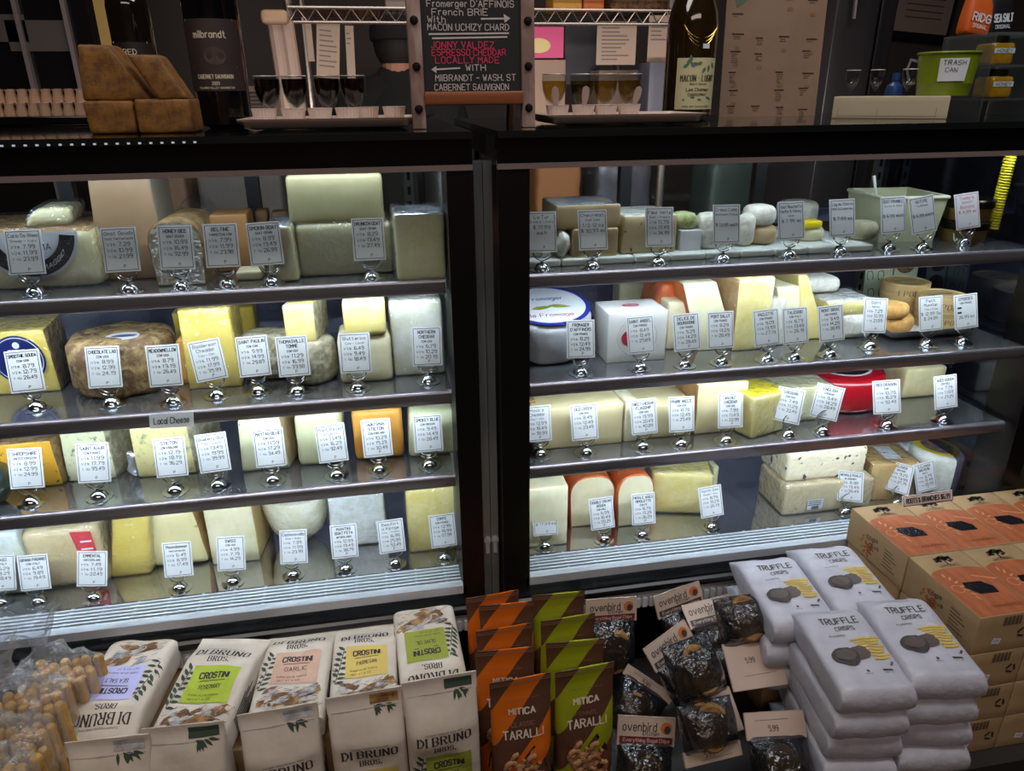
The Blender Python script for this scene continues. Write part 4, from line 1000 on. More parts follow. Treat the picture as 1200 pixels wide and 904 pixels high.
# ---- right case, third shelf
C('block', ZS3, 606, 628, 520, 470, .10, rindtan, 'dark brown edged piece at the gap end of right third shelf', r=.003)
C('block', ZS3, 626, 729, 524, 477, .13, cheddarw, 'long pale cheddar block, leftmost wide one on right third shelf', r=.003, nz=.0005)
C('block', ZS3, 731, 746, 518, 470, .12, ivory, 'narrow pale block between the two long pale blocks', r=.003, tw=-.1)
C('block', ZS3, 746, 810, 513, 475, .13, cheddarw, 'second pale cheddar block behind two cards, right third shelf', r=.003, nz=.0005)
C('block', ZS3, 814, 871, 507, 450, .10, cheddarw, 'upright pale block right of the second long cheddar block', rind=rindtan, rside='left', r=.003, tw=-.1)
C('block', ZS3, 875, 923, 510, 462, .11, butterf, 'yellow-topped block in film left of the red wheel', rind=yelwax, rside='top', r=.005, yaw=R(18))
C('block', ZS3, 912, 972, 494, 455, .12, palef, 'pale film-wrapped block just left of the red wheel', r=.004)
w3 = C('wheel', ZS3, 962, 1056, 487, 449, .1, redwax, 'red waxed wheel with black and white label on top', 'round_cheese', nz=.0)
S = topf(w3, .0008); mb = MB(); rr = w3[2] / 2
disc(mb, S, .004, rr * .98, rr * .62, rr * .62, 0, 40); disc(mb, S, .004, rr * .98, rr * .55, rr * .55, 1, 40, e=.0004); disc(mb, S, .004, rr, rr * .3, rr * .3, 0, 24, .9, e=.0008)
text(mb, lambda u, v, e=0: S(u, v, .0008), 'DRAGON', .004, rr * .75, .01, 0, wid=.05)
mb.build('label', [labelw, labelk], w3[0], ang=None)
C('block', ZS3, 1056, 1102, 466, 432, .07, pale, 'pale wedge set far back right of the red wheel', 'cheese_wedge', r=.006, sh=.05)
# ---- right case, bottom deck
C('block', ZD, 614, 665, 641, 572, .11, ivory, 'pale cheese with orange right rind next to the gap, right deck', 'cheese_wedge', rind=rindor, rside='right', r=.004)
C('arch', ZD, 667, 719, 616, 559, .11, ivory, 'round-topped pale cheese with orange rind, right bottom deck', 'cheese_wedge', rind=rindor)
C('arch', ZD, 722, 764, 616, 557, .11, ivory, 'orange waxed round-topped cheese in film, right bottom deck', 'cheese_wedge', rind=orangef)
C('block', ZD, 763, 830, 603, 556, .10, butterf, 'yellow wedge with sloping base end beside the orange one', 'cheese_wedge', r=.008, yaw=R(-14), tt=.97)
C('block', ZD, 832, 838, 592, 548, .08, palef, 'thin pale upright slice right of the yellow wedge', 'cheese_slice', r=.002)
a = C('block', ZD, 918, 1019, 600, 566, .10, M('berry_block', (216, 196, 150), rough=.4, c2=(120, 96, 100), scale=40, lo=.66, hi=.72, **FILM), 'lower film-wrapped berry cheese with white barcode sticker', r=.006)
S = face(a, .0016); mb = MB(); rect(mb, S, -.045, -.012, .010, .032, 0)
for k in range(3): rect(mb, S, -.043, -.016, .028 - k * .004, .0295 - k * .004, 1, e=.0004)
for k in range(12): rect(mb, S, -.036 + k * .0013, -.0354 + k * .0013 + (k % 3) * .0002, .011, .018, 1, e=.0004)
mb.build('sticker', [labelw, inkm], a[0], ang=None)
C('block', ZD, 921, 1012, 562, 528, .10, berry, 'upper white cheese speckled with dark berries, right bottom deck', on=a[3], r=.008)
t_ = C('block', ZD, 1018, 1068, 586, 545, .12, M('golden_wrap', (204, 164, 92), rough=.4, c2=(220, 184, 116), scale=20, **FILM), 'golden wrapped block with white label on top, right deck', r=.004, yaw=R(-8))
mb = MB(); rect(mb, topf(t_), -.012, .02, .02, .075, 0); rect(mb, topf(t_), -.02, .02, .085, .10, 1)
mb.build('label', [labelw, yelwax], t_[0], ang=None)
C('block', ZD, 1062, 1090, 570, 530, .08, whitef, 'white film bundle between golden block and yellow-lidded round', 'wrapped_cheese', r=.01, dy=.03)
t_ = C('wheel', ZD, 1088, 1148, 584, 540, .1, whitef, 'film-wrapped round with yellow ringed picture label on top', 'cheese_round', nz=.002)
S = topf(t_, .002); mb = MB(); rr = t_[2] / 2; disc(mb, S, 0, rr, rr * .85, rr * .85, 0, 32); disc(mb, S, 0, rr, rr * .66, rr * .66, 1, 32, e=.0004)
mb.build('label', [yelwax, M('label_picture', (150, 120, 90), rough=.5, c2=(60, 70, 110), scale=60, c3=(200, 60, 40), scale3=50)], t_[0], ang=None)

# ------------------------------------------------------------------ on top of the cases
def put(px, py, Y=None, z=ZTOP):
    if Y is None: return atZ(px, py, z)
    q = atY(px, py, Y); q.z = z; return q
aged = M('aged_rind', (134, 88, 32), rough=.6, c2=(100, 62, 22), scale=50, c3=(156, 108, 44), scale3=16, lo3=.5, hi3=.7, bump=.3, bscale=80)
agedr = M('aged_edge', (126, 88, 36), rough=.7, c2=(94, 64, 26), scale=60, bump=.4)
def W(x0, x1, yb, yt, Y, d, label, on=0.0, **k):
    """a wedge of the aged display cheese on the counter"""
    z = ZTOP + on; xm = (x0 + x1) / 2
    p = atY(xm, yb, Y); p.z = z
    w_ = atY(x1, yb, Y).x - atY(x0, yb, Y).x; h = atY(xm, yt, Y).z - z
    tt, sh, tw = k.get('tt', 1), k.get('sh', 0), k.get('tw', 0)
    f = lambda v: V((v.x * (1 + (tt - 1) * v.z / h) + sh * v.z + tw * v.y, v.y, v.z))
    t = thing('aged_cheese_wedge', label, 'cheese', p, (0, 0, k.get('yaw', 0)), 'aged cheese wedges on the counter')
    MB().rbox(w_, d, h, .004, f=f, nz=.0012, seed=x0, k=6, left=1, top=1 if k.get('topr') else None).parts(['paste', 'rind'], [aged, agedr], t)
    return h
h1 = W(104, 162, 154, 118, 1.08, .07, 'left of two brown base wedges of the aged cheese pile on the counter')
W(163, 227, 153, 116, 1.075, .07, 'right of two brown base wedges of the aged cheese pile on the counter', topr=1)
W(97, 178, 118, 52, 1.085, .06, 'upper left aged cheese wedge with slanting right side, top of the pile', on=h1, tt=.42, sh=-.26, topr=1)
W(186, 221, 117, 64, 1.075, .05, 'upper right aged cheese wedge leaning left, top of the pile', on=h1, sh=-.55, topr=1)

# tray of stacked cups
q = put(42, 150, 1.40)
t = thing('cup_rack', 'rack of small beaded clear cups at the left end of the counter', 'cup rack', (q.x - .03, 1.42, ZTOP))
MB().rbox(.24, .13, .016, .003).build('tray', blackgloss, t)
cupm = M('cup_clear', (196, 158, 132), rough=.12, coat=1.0, spec=.8)
for k in range(2):
    for i in range(13):
        o = MB().lathe([(.0092, 0), (.0098, .003), (.0074, .017), (.0088, .0205), (.006, .0215), (0, .0215)], 10).build('cup', cupm, t, loc=(-.11 + i * .0183 + k * .002, .02 + k * .012, .016 + k * .0215))

# bottles
def bottle(q, label, r, hb, burg, glassm, lab, z0, z1, lines, extra=None, cap=None, lsp=70):
    t = thing('wine_bottle', label, 'bottle', (q.x, q.y + r, q.z))
    if burg: prof = [(0, .004), (r * .6, .0), (r, .006), (r, hb * .50), (r * .93, hb * .57), (r * .66, hb * .68), (r * .42, hb * .78), (r * .36, hb * .9), (r * .36, hb), (0, hb)]
    else: prof = [(0, .004), (r * .6, .0), (r, .006), (r, hb * .62), (r * .94, hb * .66), (r * .66, hb * .71), (r * .40, hb * .75), (r * .37, hb * .88), (r * .37, hb), (0, hb)]
    MB().lathe(prof, 48).build('glass', glassm, t)
    cyl = lambda u, v, e=0.0: V((math.sin(u / r) * (r + .0006 + e), -math.cos(u / r) * (r + .0006 + e), v))
    mb = MB(); rect(mb, cyl, -r * R(lsp), r * R(lsp), z0, z1, 0, n=18)
    lb = mb.build('label', lab[0], t)
    mb = MB()
    for s_, v, h_, wd, mi, sf in lines: text(mb, lambda u, v2, e=0: cyl(u, v2, .0005), s_, 0, v, h_, mi, wid=wd, serif=sf, wt=.17)
    if extra: extra(mb, lambda u, v2, e=0: cyl(u, v2, .0004 + e))
    mb.build('print', lab[1:], lb, ang=None)
    if cap: MB().lathe([(r * .40, hb * .80), (r * .40, hb + .001), (0, hb + .001)], 32).build('capsule', cap, t)
    return t
dkglass = M('bottle_dark', (10, 9, 10), rough=.05, coat=1.0)
cream = M('print_cream', (214, 196, 170), rough=.6)
q = put(260, 151)
q.y = 1.19; q = put(261, 151, 1.19)
def ex(mb, S):
    rect(mb, S, -.034, .034, .0835, .0840, 0); rect(mb, S, -.03, .03, .052, .0525, 0); rect(mb, S, -.036, .036, .1425, .1465, 1)
    disc(mb, S, .004, .098, .015, .012, 2, 24)
bottle(q, 'dark red wine bottle with brown label standing beside the aged cheese pile', .0385, .31, False, dkglass,
       [M('label_brown', (52, 38, 36), rough=.6), cream, M('label_band', (120, 96, 88), rough=.5), M('label_emblem', (72, 54, 48), rough=.6)], .052, .146,
       [('milbrandt', .126, .0085, .044, 0, False), ('CABERNET SAUVIGNON', .071, .005, .05, 0, False), ('2009', .062, .004, .01, 0, False), ('COLUMBIA VALLEY WASHINGTON', .056, .0025, .05, 0, False)], ex)
q = put(168, 145, 1.43)
bottle(q, 'wine bottle half hidden behind the aged cheese pile', .034, .30, False, M('bottle_brown', (24, 16, 12), rough=.06, coat=1.0),
       [M('label_black_red', (34, 22, 20), rough=.5), cream, cream], .045, .13, [('RED', .115, .008, .02, 0, False)], lambda mb, S: rect(mb, S, -.03, .03, .128, .131, 0))
q = put(815, 141, 1.27)
def ex2(mb, S):
    for k in range(9): leaf(mb, S, -.028 + k * .0065, .083 + (k % 3) * .004, .5 + k * .6, .012, .006, 1)
    line(mb, S, [(-.025, .031), (-.01, .036), (.004, .031), (.02, .035), (.028, .032)], .004, 1); line(mb, S, [(-.03, .027), (.03, .028)], .002, 1)
    rect(mb, S, .002, .016, .112, .120, 2); frame(mb, S, .002, .016, .112, .120, .0006, 0)
t = bottle(q, 'white burgundy wine bottle with cream label standing before the map poster', .043, .30, True, M('bottle_amber', (38, 26, 10), rough=.05, coat=1.0),
       [M('label_cream', (206, 196, 150), rough=.6), M('label_ink', (60, 54, 40), rough=.7), M('label_teal', (92, 116, 100), rough=.7), labelw], .016, .098,
       [('MACON - LUGNY', .066, .0095, .062, 0, True), ('Saint-Genes', .057, .003, .03, 0, False), ('Les Charmes', .048, .005, .04, 0, False), ('CHARDONNAY', .040, .004, .034, 0, False), ('Mis en bouteille', .021, .003, .05, 0, False)], ex2, lsp=52)
mb = MB()
for k in range(3):
    mb.tube([(.030 * math.sin(R(a)) * (1 - .1 * k), -.034 - .008 * math.cos(R(a)), .158 - .03 * math.cos(R(a * .7)) ** 2 - .006 * k) for a in range(-80, 81, 8)], .0009, 5)
mb.build('chain', M('gold', (200, 160, 80), rough=.25, metal=1.0), t)

# trays, sample glasses and paper cups
trm = M('melamine', (206, 184, 172), rough=.35)
def tray(x0, x1, y0, y1, label):
    L0 = V(((x0 + x1) / 2, y0, ZTOP)); w_ = x1 - x0; d = y1 - y0
    def g(u, v, dz=0.0):
        e = max(abs(u - .5), abs(v - .5)) * 2; k = max(0, (e - .86) / .14)
        return V(((u - .5) * w_, v * d, .002 + .011 * k ** 1.3 + dz))
    mb = MB().grid(lambda u, v: g(u, v), 36, 20); mb.grid(lambda u, v: g(u, v, .0025), 36, 20)
    return tag(mb.build('serving_tray', trm, None, loc=L0), label, 'tray')
xa, xb = put(284, 150, 1.12).x, put(487, 150, 1.12).x
tray(xa, xb, 1.075, 1.22, 'pale tray of red wine samples left of the chalkboard')
xc, xd = put(632, 146, 1.12).x, put(812, 146, 1.12).x
tray(xc, xd, 1.065, 1.21, 'pale tray of white wine samples right of the chalkboard')
gobm = thin('goblet_glass', (240, 242, 242), rough=.04)
redw = M('red_wine', (18, 5, 8), rough=.05, coat=1.0)
whw = thin('white_wine', (222, 200, 120), rough=.03)
emptyw = None
def goblet(q, wine, label, group, fill=.85, k=1.0, z=ZTOP + .0045, mark=False):
    t = thing('sample_glass', label, 'glass', (q.x, q.y, z), group=group)
    h = .066 * k
    out = [(.001, .0), (.0165, .0006), (.0165, .0016), (.004, .003), (.003, .006), (.003, .016), (.006, .021), (.0125, .030), (.0172, .043), (.0186, .055), (.0180, .066)]
    MB().lathe([(r * k, z_ * k) for r, z_ in out] + [(.0174 * k, .066 * k), (.0178 * k, .055 * k), (.0164 * k, .043 * k), (.0116 * k, .031 * k), (0, .0225 * k)], 28).build('glass', gobm, t)
    MB().tube([(.0177 * k * math.cos(R(a)), .0177 * k * math.sin(R(a)), .066 * k) for a in range(0, 360, 15)], .0007, 6, closed=True).build('rim', M('rim_glass', (200, 196, 192), rough=.1, spec=.9), t)
    if wine:
        top = .031 + .035 * fill - .004
        pr = [(0, .0235), (.0112, .0318), (.0158, .0432), (.0172, .052), (.0174, top), (0, top)]
        MB().lathe([(r * k, z_ * k) for r, z_ in pr], 28).build('wine', wine, t)
    if mark:
        mb = MB(); S = lambda u, v, e=0.0: V((math.sin(u / .0178) * .0192 * k, -math.cos(u / .0178) * .0192 * k, v))
        text(mb, S, mark, 0, .054 * k, .008, 0, wid=.016); mb.build('print', inkm, t, ang=None)
    return t
for i, x in enumerate((318, 350, 387, 417)):
    goblet(put(x, 142, 1.165), redw, 'sample glass of red wine, %s from the left on the left tray' % ORD[i], 'red wine samples', fill=1.0)
for i, x in enumerate((649, 681, 708, 736)):
    goblet(put(x, 140, 1.155), whw, 'sample glass of white wine, %s from the left on the right tray' % ORD[i], 'white wine samples', fill=.85)
cupw = M('paper_cup', (226, 206, 196), rough=.7)
def pcup(q, label, group, k=1.0, spoon=None):
    t = thing('paper_cup', label, 'paper cup', (q.x, q.y, ZTOP + .0045), group=group)
    MB().lathe([(0, .0008), (.0125 * k, .0008), (.0165 * k, .0235 * k), (.0171 * k, .0240 * k), (.0160 * k, .0237 * k), (.0122 * k, .002), (0, .0018)], 72, flute=.03, nf=24).build('cup', cupw, t)
    return t
for i, (x, y) in enumerate(((312, 1.11), (346, 1.11), (377, 1.11), (409, 1.11))):
    pcup(put(x, 150, y), 'pleated paper cup, %s from the left in the front row of the left tray' % ORD[i], 'paper cups on the left tray')
for x, lb in ((432, 'pleated paper cup at the back, left of the last one on the left tray'), (463, 'pleated paper cup at the right end of the left tray')):
    pcup(put(x, 146, 1.17), lb, 'paper cups on the left tray')
for i, x in enumerate((653, 683, 709, 736)):
    c = pcup(put(x, 147, 1.095), 'pleated paper cup, %s from the left on the right tray' % ORD[i], 'paper cups on the right tray')
    if i in (0, 1, 3):
        dx = (-.003, .002, 0, .010)[i]
        mb = MB(); prof = [(-.0035, .0), (.0035, .0), (.003, .022), (.0055, .034), (.0045, .044), (0, .047), (-.0045, .044), (-.0055, .034), (-.003, .022)]
        mb.prism(prof, .0012, 'Y')
        o = mb.build('tasting_spoon', M('spoon_wood', (176, 150, 140), rough=.6), None, loc=(c.location.x + dx * .3, c.location.y + .002, c.location.z + .003), rot=(R(6), math.atan2(dx, .04), 0))
        tag(o, 'flat tasting spoon standing in a paper cup, %s from the left' % ('first', 'second', '', 'third')[i], 'spoon', 'tasting spoons in the cups')

# chalkboard on its A-frame
pa, pb = put(492, 148, 1.06), put(620, 147, 1.06)
cxm = (pa.x + pb.x) / 2; hw = (pb.x - pa.x) / 2
t = thing('chalkboard', 'standing chalkboard with whitewashed bolted posts and pink and white handwriting', 'chalkboard', (cxm, 1.06, ZTOP), (0, 0, 0))
wash = M('whitewash', (176, 150, 138), rough=.75, c2=(128, 100, 90), scale=30, stretch=(1, 1, .25), bump=.3)
BH = .27; ln = R(-3)
for sx in (-1, 1):
    mb = MB().rbox(.0185, .016, BH, .0015); mb.v = [v + V((sx * hw, 0, 0)) for v in mb.v]
    mb.v = [V((v.x, v.y + v.z * .06, v.z)) for v in mb.v]
    po = mb.build('post', wash, t)
    for yy in (23, 78, 128):
        zz = atY(494, yy, 1.06).z - ZTOP
        b_ = MB().lathe([(0, .0052), (.003, .0048), (.0052, .002), (.0056, 0), (0, 0)], 14)
        b_.xf(Matrix.Translation((sx * hw, zz * .06 - .0002, zz)) @ Matrix.Rotation(R(90), 4, 'X')).build('bolt', M('bolt_iron', (24, 20, 20), rough=.45, metal=.6), po)
z0 = atY(556, 107, 1.06).z - ZTOP; z1 = BH - .01; zb = atY(556, 123, 1.06).z - ZTOP
board = MB().box(-hw + .0085, hw - .0085, .004, .011, z0, z1); board.v = [V((v.x, v.y + v.z * .06, v.z)) for v in board.v]
bo = board.build('slate', M('slate', (26, 23, 24), rough=.8), t)
mb = MB().rbox(hw * 2 - .017, .02, z0 - zb, .002); mb.v = [V((v.x, v.y - .004 + (v.z + zb) * .06, v.z + zb)) for v in mb.v]; mb.build('ledge', M('ledge_oak', (136, 74, 36), rough=.4, c2=(108, 56, 24), scale=10, stretch=(.2, 1, 3)), t)
for sx in (-1, 1):
    MB().tube([(sx * hw * .88, .035, .24), (sx * hw * .88, .10, .0)], .006, 6).build('rear_leg', M('leg_oak', (92, 60, 34), rough=.6), t)
chalk = M('chalk_white', (196, 180, 176), rough=.9); pink = M('chalk_pink', (214, 54, 92), rough=.9)
S = lambda u, v, e=0.0: V((u, .004 + v * .06 - .0007, v))
def vz(y): return atY(556, y, 1.06).z - ZTOP
def ux(x, y): return atY(x, y, 1.06).x - cxm
mb = MB()
def ch(s_, xl, xr, y, h, mi=0):
    text(mb, S, s_, (ux(xl, y) + ux(xr, y)) / 2, vz(y), h, mi, wid=ux(xr, y) - ux(xl, y), wt=.14, hand=.32, seed=int(y))
ch("Fromerger D'AFFINOIS", 501, 604, 3, .0076); ch('French BRIE', 507, 573, 13, .0076); ch('With', 502, 523, 22, .0075); ch('MACON UCHIZY CHARD', 502, 598, 31, .0076)
line(mb, S, [(ux(503, 39), vz(39.5)), (ux(598, 38), vz(38))], .0022); line(mb, S, [(ux(507, 44), vz(44.5)), (ux(596, 42), vz(42.5))], .0022)
line(mb, S, [(ux(565, 21), vz(21)), (ux(595, 20), vz(20.5))], .0022); poly(mb, S, [(ux(592, 16), vz(15)), (ux(600, 20), vz(20)), (ux(593, 25), vz(25.5))])
ch('JONNY VALDEZ', 506, 580, 52, .0076, 1); ch('ESPRESSO CHEDDAR', 507, 594, 61, .0076, 1); ch('LOCALLY MADE', 511, 586, 70, .0076, 1)
line(mb, S, [(ux(512, 80), vz(81)), (ux(540, 79), vz(79.5))], .0022); poly(mb, S, [(ux(506, 81), vz(81)), (ux(512, 77), vz(77)), (ux(512, 85), vz(85.5))])
ch('WITH', 547, 570, 79, .0075); ch('MilBRANDT - WASH. ST', 511, 605, 91, .0076); ch('CABERNET SAUVIGNON', 510, 597, 102, .0076)
mb.build('handwriting', [chalk, pink], bo, ang=None)

# map poster standing behind the bottle
Yp = 1.36
a, b_ = put(842, 142, Yp), put(948, 137, Yp)
pw = b_.x - a.x + .012
t = thing('map_poster', 'tall beige illustrated cheese map poster standing at the back of the counter', 'poster', ((a.x + b_.x) / 2 + .006, Yp, ZTOP), (R(-3), 0, 0))
kraft = M('poster_paper', (150, 122, 100), rough=.7, c2=(142, 114, 92), scale=8)
sh_ = MB().box(-pw / 2, pw / 2, 0, .002, 0, .27).build('sheet', kraft, t)
S = plane((0, -.0002, 0), (1, 0, 0), (0, 0, 1)); mb = MB(); rn = random.Random(5)
poly(mb, S, [(-pw / 2, .27), (-pw / 2, .215), (-pw / 2 + .014, .205), (-pw / 2 + .02, .185), (-pw / 2 + .03, .19), (-pw / 2 + .05, .206), (-pw / 2 + .07, .21), (-pw / 2 + .075, .27)], 1)
for r_ in range(7):
    for c_ in range(4):
        u = -pw / 2 + .014 + c_ * pw / 4.1 + rn.uniform(-.004, .004); v = .20 - r_ * .031 + rn.uniform(-.006, .006)
        if r_ == 0 and c_ < 2: continue
        if rn.random() < .85:
            rect(mb, S, u, u + rn.uniform(.014, .024), v, v + .0024)
            for k in range(rn.randint(1, 5)): rect(mb, S, u + .003, u + .003 + rn.uniform(.006, .014), v - .0035 * (k + 1), v - .0035 * (k + 1) + .0012, 2)
            if rn.random() < .6: disc(mb, S, u + .012, v - .022, .006, .0035, 3, 10)
mb.build('print', [M('poster_ink', (70, 48, 40)), M('poster_green', (96, 112, 92)), M('poster_ink_soft', (110, 82, 66)), M('poster_wedge', (140, 104, 72))], sh_, ang=None)

# pale box with three empty glasses and the trash bucket
Q0 = put(974, 139, 1.2); YAW = R(-38); E1 = V((math.cos(YAW), math.sin(YAW), 0)); E2 = V((-math.sin(YAW), math.cos(YAW), 0)); LB = .172
def pxof(p):
    d_ = p - CAMP; c = V((XC[0] * d_.x + YC[0] * d_.y + ZC[0] * d_.z, XC[1] * d_.x + YC[1] * d_.y + ZC[1] * d_.z, XC[2] * d_.x + YC[2] * d_.y + ZC[2] * d_.z))
    return CX + F * c.x / c.z
def onbox(px, o_):
    return min((Q0 + E1 * (LB * i / 200) + E2 * o_ for i in range(201)), key=lambda p: abs(pxof(p) - px))
zt = atY(1040, 113, 1.15).z - ZTOP
bx = thing('low_box', 'low cream box carrying three empty glasses and the green bucket', 'box', Q0 + E1 * (LB / 2), (0, 0, YAW))
MB().rbox(LB, .115, zt, .0012).build('body', M('box_cream', (190, 176, 148), rough=.6), bx)
mb = MB(); S = plane((0, -.0002, 0), (1, 0, 0), (0, 0, 1)); hw_ = LB / 2
for u in (-hw_ * .9, -hw_ * .2, hw_ * .8): rect(mb, S, u, u + .0008, .003, zt * .5)
rect(mb, S, -hw_ * .9, hw_ * .8, .004, .0046); mb.build('scoring', M('box_crease', (150, 134, 106)), bx, ang=None)
for i, (x, mk) in enumerate(((992, '72'), (1020, 'RWA'), (1057, 'RV'))):
    goblet(onbox(x, .026), None, 'empty sample glass, %s from the left on the low cream box' % ORD[i], 'empty sample glasses', z=ZTOP + zt, k=.62, mark=mk)
bq = onbox(1098, .07)
rk = .047; hk = .066
t = thing('trash_bucket', 'lime green metal bucket labelled TRASH CAN on the low cream box', 'bucket', (bq.x, bq.y, ZTOP + zt), (0, 0, R(-28)))
lime = M('lime_enamel', (118, 136, 22), rough=.3, coat=.4)
MB().lathe([(0, 0), (rk * .82, 0), (rk * .83, .003), (rk * .86, hk * .25), (rk * .875, hk * .27), (rk * .875, hk * .30), (rk * .87, hk * .32), (rk * .98, hk * .97), (rk * .955, hk * .97), (rk * .80, .004), (0, .004)], 48).build('body', lime, t)
MB().tube([(rk * .985 * math.cos(R(a_)), rk * .985 * math.sin(R(a_)), hk * .98) for a_ in range(0, 360, 10)], .002, 8, closed=True).build('rim', lime, t)
MB().tube([(-rk * .93, 0, hk * .8), (-rk * 1.2, -.004, hk * .85), (-rk * 1.28, -.006, hk * .62), (-rk * 1.12, -.004, hk * .3), (-rk * .95, 0, hk * .3)], .0022, 8).build('handle', thin('handle_clear', (235, 238, 235), white=.2), t)
cyl = lambda u, v, e=0.0: V((math.sin(u / rk) * (rk * (.845 + .14 * v / hk) + .0012 + e), -math.cos(u / rk) * (rk * (.845 + .14 * v / hk) + .0012 + e), v))
mb = MB(); rect(mb, cyl, -.021, .024, .022, .056, 0, n=8); lb = mb.build('label', labelw, t)
mb = MB(); c2 = lambda u, v, e=0: cyl(u, v, .0005); text(mb, c2, 'TRASH', .0015, .0495, .0065, 0, wid=.034, hand=.5); text(mb, c2, 'CAN', -.002, .039, .006, 0, wid=.018, hand=.5); mb.build('lettering', inkm, lb, ang=None)

# acrylic rack with honey jars at the right end
q = put(1166, 134, 1.16)
t = thing('acrylic_rack', 'clear acrylic two-tier rack at the right end of the counter', 'rack', (q.x + .03, 1.16, ZTOP))
acr = thin('acrylic', (232, 240, 240), rough=.03, white=.06)
for sx in (-.06, .06): MB().box(sx - .0015, sx + .0015, 0, .12, 0, .13).build('side_panel', acr, t)
for zz in (.026, .079): MB().box(-.0585, .0585, 0, .12, zz, zz + .003).build('shelf', acr, t)
amber = M('honey', (172, 122, 20), rough=.12, coat=1.0, c2=(200, 150, 40), scale=20)
for i, (dx, dz, lb) in enumerate(((.0, .029, 'honey jar on the lower tier of the acrylic rack'), (-.012, .082, 'honey jar on the upper tier of the acrylic rack'))):
    j = thing('honey_jar', lb, 'jar', (q.x + .03 + dx, 1.19, ZTOP + dz), group='honey jars')
    MB().rbox(.044, .044, .036, .006).build('glass', amber, j)
    MB().lathe([(0, .036), (.019, .036), (.019, .046), (.0175, .0475), (0, .0475)], 28, c=(0, .022, 0)).build('lid', M('lid_dark', (40, 36, 32), rough=.3, metal=.6), j)
    mb = MB(); S = plane((0, -.0004, 0), (1, 0, 0), (0, 0, 1)); rect(mb, S, -.020, .020, .019, .027, 0); text(mb, lambda u, v, e=0: S(u, v, .0004), 'HONEY', 0, .023, .005, 1, wid=.03); mb.build('label', [labelw, inkm], j, ang=None)
for (x, y, cm, ln_, lb, dx) in ((1143, 34, M('bag_orange', (206, 92, 22), rough=.5), 'RIDG', 'orange snack bag leaning at the right end above the counter', -.03), (1178, 24, M('bag_black', (22, 22, 26), rough=.4), 'SEA SALT', 'black snack bag with white print beside the orange bag', .02)):
    z_ = ZTOP + .132
    j = thing('snack_bag', lb, 'snack bag', (q.x + .03 + dx, 1.24, z_), (R(-6), R(10 if dx < 0 else -4), 0))
    MB().rbox(.05, .028, .10, .008, nz=.002, f=lambda v: V((v.x, .014 + (v.y - .014) * max(.1, 1 - (v.z / .1) ** 3), v.z))).build('bag', cm, j)
    mb = MB(); S = plane((0, -.0015, 0), (1, 0, 0), (0, 0, 1)); text(mb, S, ln_, 0, .028, .012, 0, wid=.036, wt=.2); text(mb, S, 'ORIGINAL', 0, .014, .006, 0, wid=.03); mb.build('print', labelw, j, ang=None)
MB_ = MB().box(-.062, .062, 0, .12, .1285, .1315).build('shelf', acr, bpy.data.objects['acrylic_rack'])

# ------------------------------------------------------------------ the kitchen behind
def at(px, py, Y): return atY(px, py, Y)
q0, q1 = at(-30, 60, 2.5), at(112, 60, 2.5)
t = thing('tall_fridge', 'tall dark glass-door fridge in the kitchen behind the counter at left', 'fridge', ((q0.x + q1.x) / 2, 2.5, 0))
w_ = q1.x - q0.x + .5
MB().box(-w_ / 2 - .25, w_ / 2 - .25, 0, .6, 0, 2.1).build('cabinet', M('fridge_black', (14, 13, 14), rough=.15), t)
for x in (28, 84):
    u = at(x, 50, 2.49).x - t.location.x
    MB().box(u - .006, u + .006, -.02, .0, .3, 2.0).build('door_trim', M('trim_light', (120, 110, 108), rough=.4, metal=.5), t)
u = at(122, 25, 2.49).x
o = MB().box(-.02, .02, 0, .02, 0, 1.9).build('door_edge', M('edge_yellow', (150, 120, 60), rough=.6), None, loc=(u, 2.49, 0)); tag(o, 'narrow yellowish door edge standing right of the dark fridge', 'door edge')
q = at(45, 35, 2.42)
for (x, y, ww, hh, lb) in ((8, 33, .10, .07, 'pale card on the dark fridge door, far left'), (47, 42, .17, .08, 'brown card on the dark fridge door')):
    p = at(x, y, 2.492); o = MB().box(-ww / 2, ww / 2, -.002, .002, -hh / 2, hh / 2).build('fridge_card', M('card_brown', (60, 52, 48), rough=.7), None, loc=(p.x, 2.494, p.z)); tag(o, lb, 'card')

# wire shelf
Yw = 2.26
zs = at(420, 18, Yw).z
xw0, xw1 = at(338, 18, Yw).x, at(790, 14, Yw).x
t = thing('wire_shelf', 'chrome wire shelf hung across the kitchen behind the chalkboard', 'shelf', ((xw0 + xw1) / 2, Yw, 0))
hw = (xw1 - xw0) / 2
wirem = M('wire_chrome', (170, 158, 150), rough=.3, metal=.9)
mb = MB(); mb.tube([(-hw, 0, zs + .018), (hw, 0, zs + .018)], .004, 6); mb.tube([(-hw, 0, zs - .018), (hw, 0, zs - .018)], .004, 6)
n = 46; mb.tube([(-hw + 2 * hw * i / n, 0, zs + (.016 if i % 2 else -.016)) for i in range(n + 1)], .003, 6)
for i in range(60): mb.tube([(-hw + 2 * hw * i / 59, 0, zs + .02), (-hw + 2 * hw * i / 59, .52, zs + .02)], .002, 4)
mb.build('wire_rack', wirem, t)
for x in (-hw, hw): MB().tube([(x, .02, .0), (x, .02, 2.05)], .012, 10).build('post', wirem, t); MB().tube([(x, .52, .0), (x, .52, 2.05)], .012, 10).build('post', wirem, t)
def kbox(x0, x1, y0, y1, Y, d, m_, name, label, cat, z=None, r=.004):
    a, b_ = at(x0, y1, Y), at(x1, y1, Y); c = at((x0 + x1) / 2, y0, Y)
    zz = a.z if z is None else z
    zz = (a.z + b_.z) / 2 if z is None else z
    o = MB().rbox(b_.x - a.x, d, c.z - zz, r).build(name, m_, None, loc=((a.x + b_.x) / 2, Y, zz)); return tag(o, label, cat)
zsh = zs + .022
